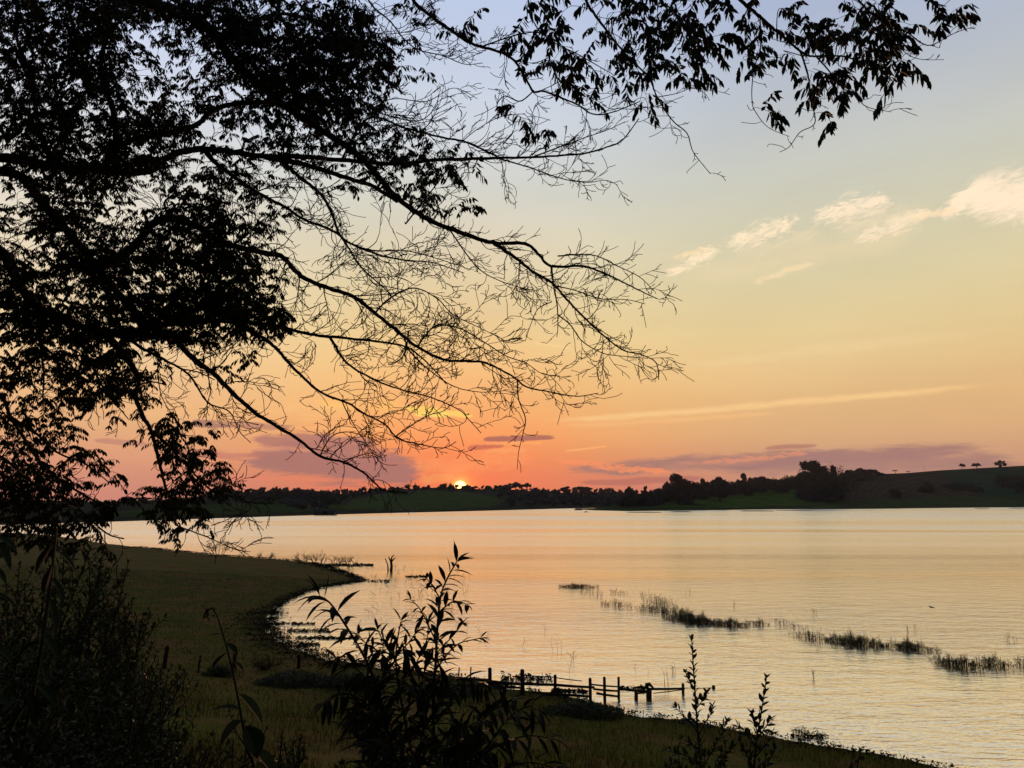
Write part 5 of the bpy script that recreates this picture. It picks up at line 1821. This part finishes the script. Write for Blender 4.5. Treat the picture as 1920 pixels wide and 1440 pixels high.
for path in [[(733, 1054), (730, 1049), (728, 1045)], [(733, 1055), (737, 1050), (741, 1047)], [(733, 1052), (734, 1046), (738, 1042)]]:
    mb = MB(); mb.tube([lp(x, y) for x, y in path], [0.11, 0.08, 0.045], 5); mb.build('branch', M_dead, root)
mb = MB(); mb.tube([lp(728, 1072), lp(727, 1060), lp(722, 1048)], [0.09, 0.07, 0.045], 5); mb.build('branch', M_dead, root)

# ------------------------------------------------------------------ fence running into the water
p0 = on_z(919, 1292)
root = empty('wooden_fence', Vector((p0.x, p0.y, 0))); tag(root, 'broken wooden post and rail fence running out into the water', 'fence')
FO = root.location.copy()
rf = random.Random(4)
def ydep(base): return on_z(960, base).y
posts = [(858, 1251, 1288, 3), (880, 1250, 1290, 3.2), (919, 1252, 1300, 9), (980, 1255, 1306, 10), (1041, 1265, 1304, 7), (1107, 1271, 1313, 7), (1134, 1269, 1313, 6.5), (1160, 1269, 1308, 5.5),
         (1192, 1297, 1310, 8), (1216, 1290, 1307, 12), (1280, 1281, 1299, 6)]
for px, top, base, w in posts:
    Yd = ydep(base)
    b = at(px, base, Yd) - FO
    b.z = -0.6
    t = at(px + (3 if w < 4 else rf.uniform(-1, 1)), top, Yd) - FO
    r = w * 0.43 * Yd / F
    mb = MB(); mb.tube([b, b.lerp(t, 0.5), t - Vector((0, 0, 0.03)), t], [r * 1.08, r, r * 0.95, r * 0.6], 6)
    mb.build('post', M_wood, root)
rails = [((855, 1272), (919, 1276), 9, 1298), ((875, 1284), (980, 1290), 6, 1302), ((919, 1278), (980, 1283), 8, 1300), ((978, 1282), (1041, 1284), 7.5, 1302), ((1038, 1284), (1115, 1289), 7, 1304),
         ((982, 1266), (1041, 1270), 3, 1300), ((1038, 1270), (1091, 1277), 2.4, 1300), ((1105, 1283), (1162, 1288), 4, 1311), ((1112, 1292), (1162, 1296), 5, 1311), ((1158, 1291), (1222, 1298), 6, 1310),
         ((1118, 1300), (1160, 1306), 6, 1311), ((1216, 1292), (1284, 1291), 6, 1304), ((1195, 1300), (1216, 1298), 4, 1308), ((1225, 1300), (1282, 1293), 2.2, 1302), ((1284, 1290), (1336, 1290), 1.6, 1298),
         ((1000, 1298), (1108, 1306), 6, 1312)]
for (x0, y0), (x1, y1), w, base in rails:
    Yd = ydep(base) - 0.1
    a = at(x0, y0, Yd) - FO; b = at(x1, y1, Yd - 0.05) - FO
    m_ = a.lerp(b, 0.5) + Vector((0, 0, -0.01))
    d = (b - a).normalized()
    r = w * 0.38 * Yd / F
    mb = MB(); mb.tube([a, m_, b], [r, r * rf.uniform(0.85, 1.05), r * 0.85], 5); mb.build('rail', M_wood, root)
# stump heap on the rail
p = at(1216, 1284, ydep(1307)) - FO
mb = MB(); mb.tube([p + Vector((-0.08, 0, -0.12)), p + Vector((-0.06, 0, 0.02)), p + Vector((0.02, 0, 0.03)), p + Vector((0.2, 0, -0.12))], [0.11, 0.09, 0.08, 0.03], 6)
mb.build('stump', M_dead, root)
p = on_z(1338, 1290)
mb = MB(); mb.tube([Vector((0, 0, -0.3)), Vector((0, 0, 0.09)), Vector((0, 0, 0.11))], [0.075, 0.07, 0.05], 6)
o = mb.build('post_stub', M_wood); o.location = p
tag(o, 'lone post stub sticking out of the water beyond the fence end', 'post')

# old posts on the bank
for px, top, base, w, lean, lab in [(307, 1216, 1254, 8, 4, 'thickest old leaning post on the bank beside the thicket'), (371, 1232, 1262, 4, 3, 'thin leaning old post left of the broad leaved weed'),
                                    (438, 1229, 1256, 7, 1, 'old post just right of the broad leaved weed'), (560, 1231, 1254, 7, 0, 'old post above the dark bush mound near the bay')]:
    # the foot is where the sight line meets the bank
    d = pdir(px, base)
    k = 5.0
    while k < 60 and CAM_H + d.z / d.y * k > gh(d.x / d.y * k, k):
        k += 0.1
    p = Vector((d.x / d.y * k, k, gh(d.x / d.y * k, k)))
    h = (base - top) * k / F
    r = w * 0.5 * k / F
    mb = MB(); mb.tube([Vector((0, 0, -0.3)), Vector((lean * k / F * 0.5, 0, h * 0.5)), Vector((lean * k / F, 0, h)), Vector((lean * k / F, 0, h + r * 0.5))], [r * 1.1, r, r * 0.9, r * 0.5], 6)
    o = mb.build('old_post', M_wood); o.location = p
    tag(o, lab, 'post', 'old fence posts on the bank')


def mound(px, base, wpx, hpx, label, n, mat=None, name='low_bush', cat='bush', twig=False):
    rng = random.Random(int(px))
    d = pdir(px, base)
    k = 5.0
    while k < 90 and CAM_H + d.z / d.y * k > gh(d.x / d.y * k, k):
        k += 0.1
    p = Vector((d.x / d.y * k, k, gh(d.x / d.y * k, k)))
    w = wpx * k / F / 2; h = hpx * k / F
    root = empty(name, p); tag(root, label, cat)
    sm, lm = MB(), MB()
    for i in range(18):
        a = rng.uniform(0, 6.28); q = math.sqrt(rng.random())
        t = Vector((math.cos(a) * q * w, math.sin(a) * q * w * 0.6, h * (1 - 0.6 * q * q)))
        if twig:
            grow(lm, Vector((t.x * 0.3, t.y * 0.3, 0)), t, h * 1.6, 0.012, 2, rng, rng.gauss(0, 1), None, 0.006)
        sm.tube([Vector((t.x * 0.25, t.y * 0.25, -0.05)), t * 0.55, t * 0.85], [0.02, 0.014, 0.008], 4)
    if not twig:
        for i in range(n):
            a = rng.uniform(0, 6.28); q = math.sqrt(rng.random())
            hh = h * (1 - 0.65 * q * q) * (0.85 + 0.3 * math.sin(a * 3 + px) * q)
            c = Vector((math.cos(a) * q * w, math.sin(a) * q * w * 0.6, hh * rng.uniform(0.1, 1.0)))
            s = rng.uniform(0.03, 0.06)
            lm.leaf(c, Vector((rng.gauss(0, 1), rng.gauss(0, 1), rng.gauss(0.4, 0.8))), Vector((rng.gauss(0, 1), rng.gauss(0, 1), 1)), s * 2, s * 0.8, 0.3, 0.1, 2)
    sm.build('stems', M_stem, root)
    lm.build('leaves' if not twig else 'twigs', mat or M_shrub, root)


mound(555, 1284, 150, 26, 'long dark bush mound on the bank beside the bay', 7000)
mound(655, 1290, 120, 30, 'dark bush mound behind the long leaves of the tall shrub', 5000)
mound(410, 1268, 60, 22, 'small scrub heap round the foot of the old post', 1600)
mound(1090, 1340, 150, 24, 'dark scrub where the fence meets the bank', 6000)
mound(820, 1300, 160, 18, 'low scrub on the bank left of the fence', 5000)
mound(498, 1256, 40, 14, 'small dead brush pile on the bank', 0, M_dead, 'brush_pile', 'brush pile', True)

# bird low over the water
p = at(1747, 1139, 34.0)
mb = MB()
mb.tube([Vector((-0.11, 0, 0.02)), Vector((-0.04, 0, 0.0)), Vector((0.05, 0, 0.0)), Vector((0.10, 0, -0.01)), Vector((0.13, 0, -0.012))], [0.006, 0.022, 0.026, 0.014, 0.004], 6)
k = len(mb.v)
mb.v += [(-0.04, 0, 0.01), (0.05, 0, 0.01), (0.0, 0.16, 0.05), (-0.05, 0.2, 0.04), (0.0, -0.16, 0.05), (-0.05, -0.2, 0.04)]
mb.f += [(k, k + 1, k + 2, k + 3), (k, k + 5, k + 4, k + 1)]
o = mb.build('bird', M_dead); o.location = p
tag(o, 'small dark bird flying low over the open water on the right', 'bird')

# ------------------------------------------------------------------ evening air
mb = MB()
mb.box(Vector((0, 700, 43.5)), Vector((1, 0, 0)), Vector((0, 1, 0)), Vector((0, 0, 1)), 2700, 2000, 47.0)
m = bpy.data.materials.new('haze')
m.use_nodes = True
m.node_tree.nodes.clear()
vo = m.node_tree.nodes.new('ShaderNodeVolumePrincipled')
vo.inputs['Color'].default_value = (0.86, 0.88, 0.95, 1)
vo.inputs['Density'].default_value = 0.00008
vo.inputs['Anisotropy'].default_value = 0.1
mo = m.node_tree.nodes.new('ShaderNodeOutputMaterial')
m.node_tree.links.new(vo.outputs[0], mo.inputs['Volume'])
hz = mb.build('haze', m)
tag(hz, 'thin evening haze softening the far hills', None, None, 'stuff')
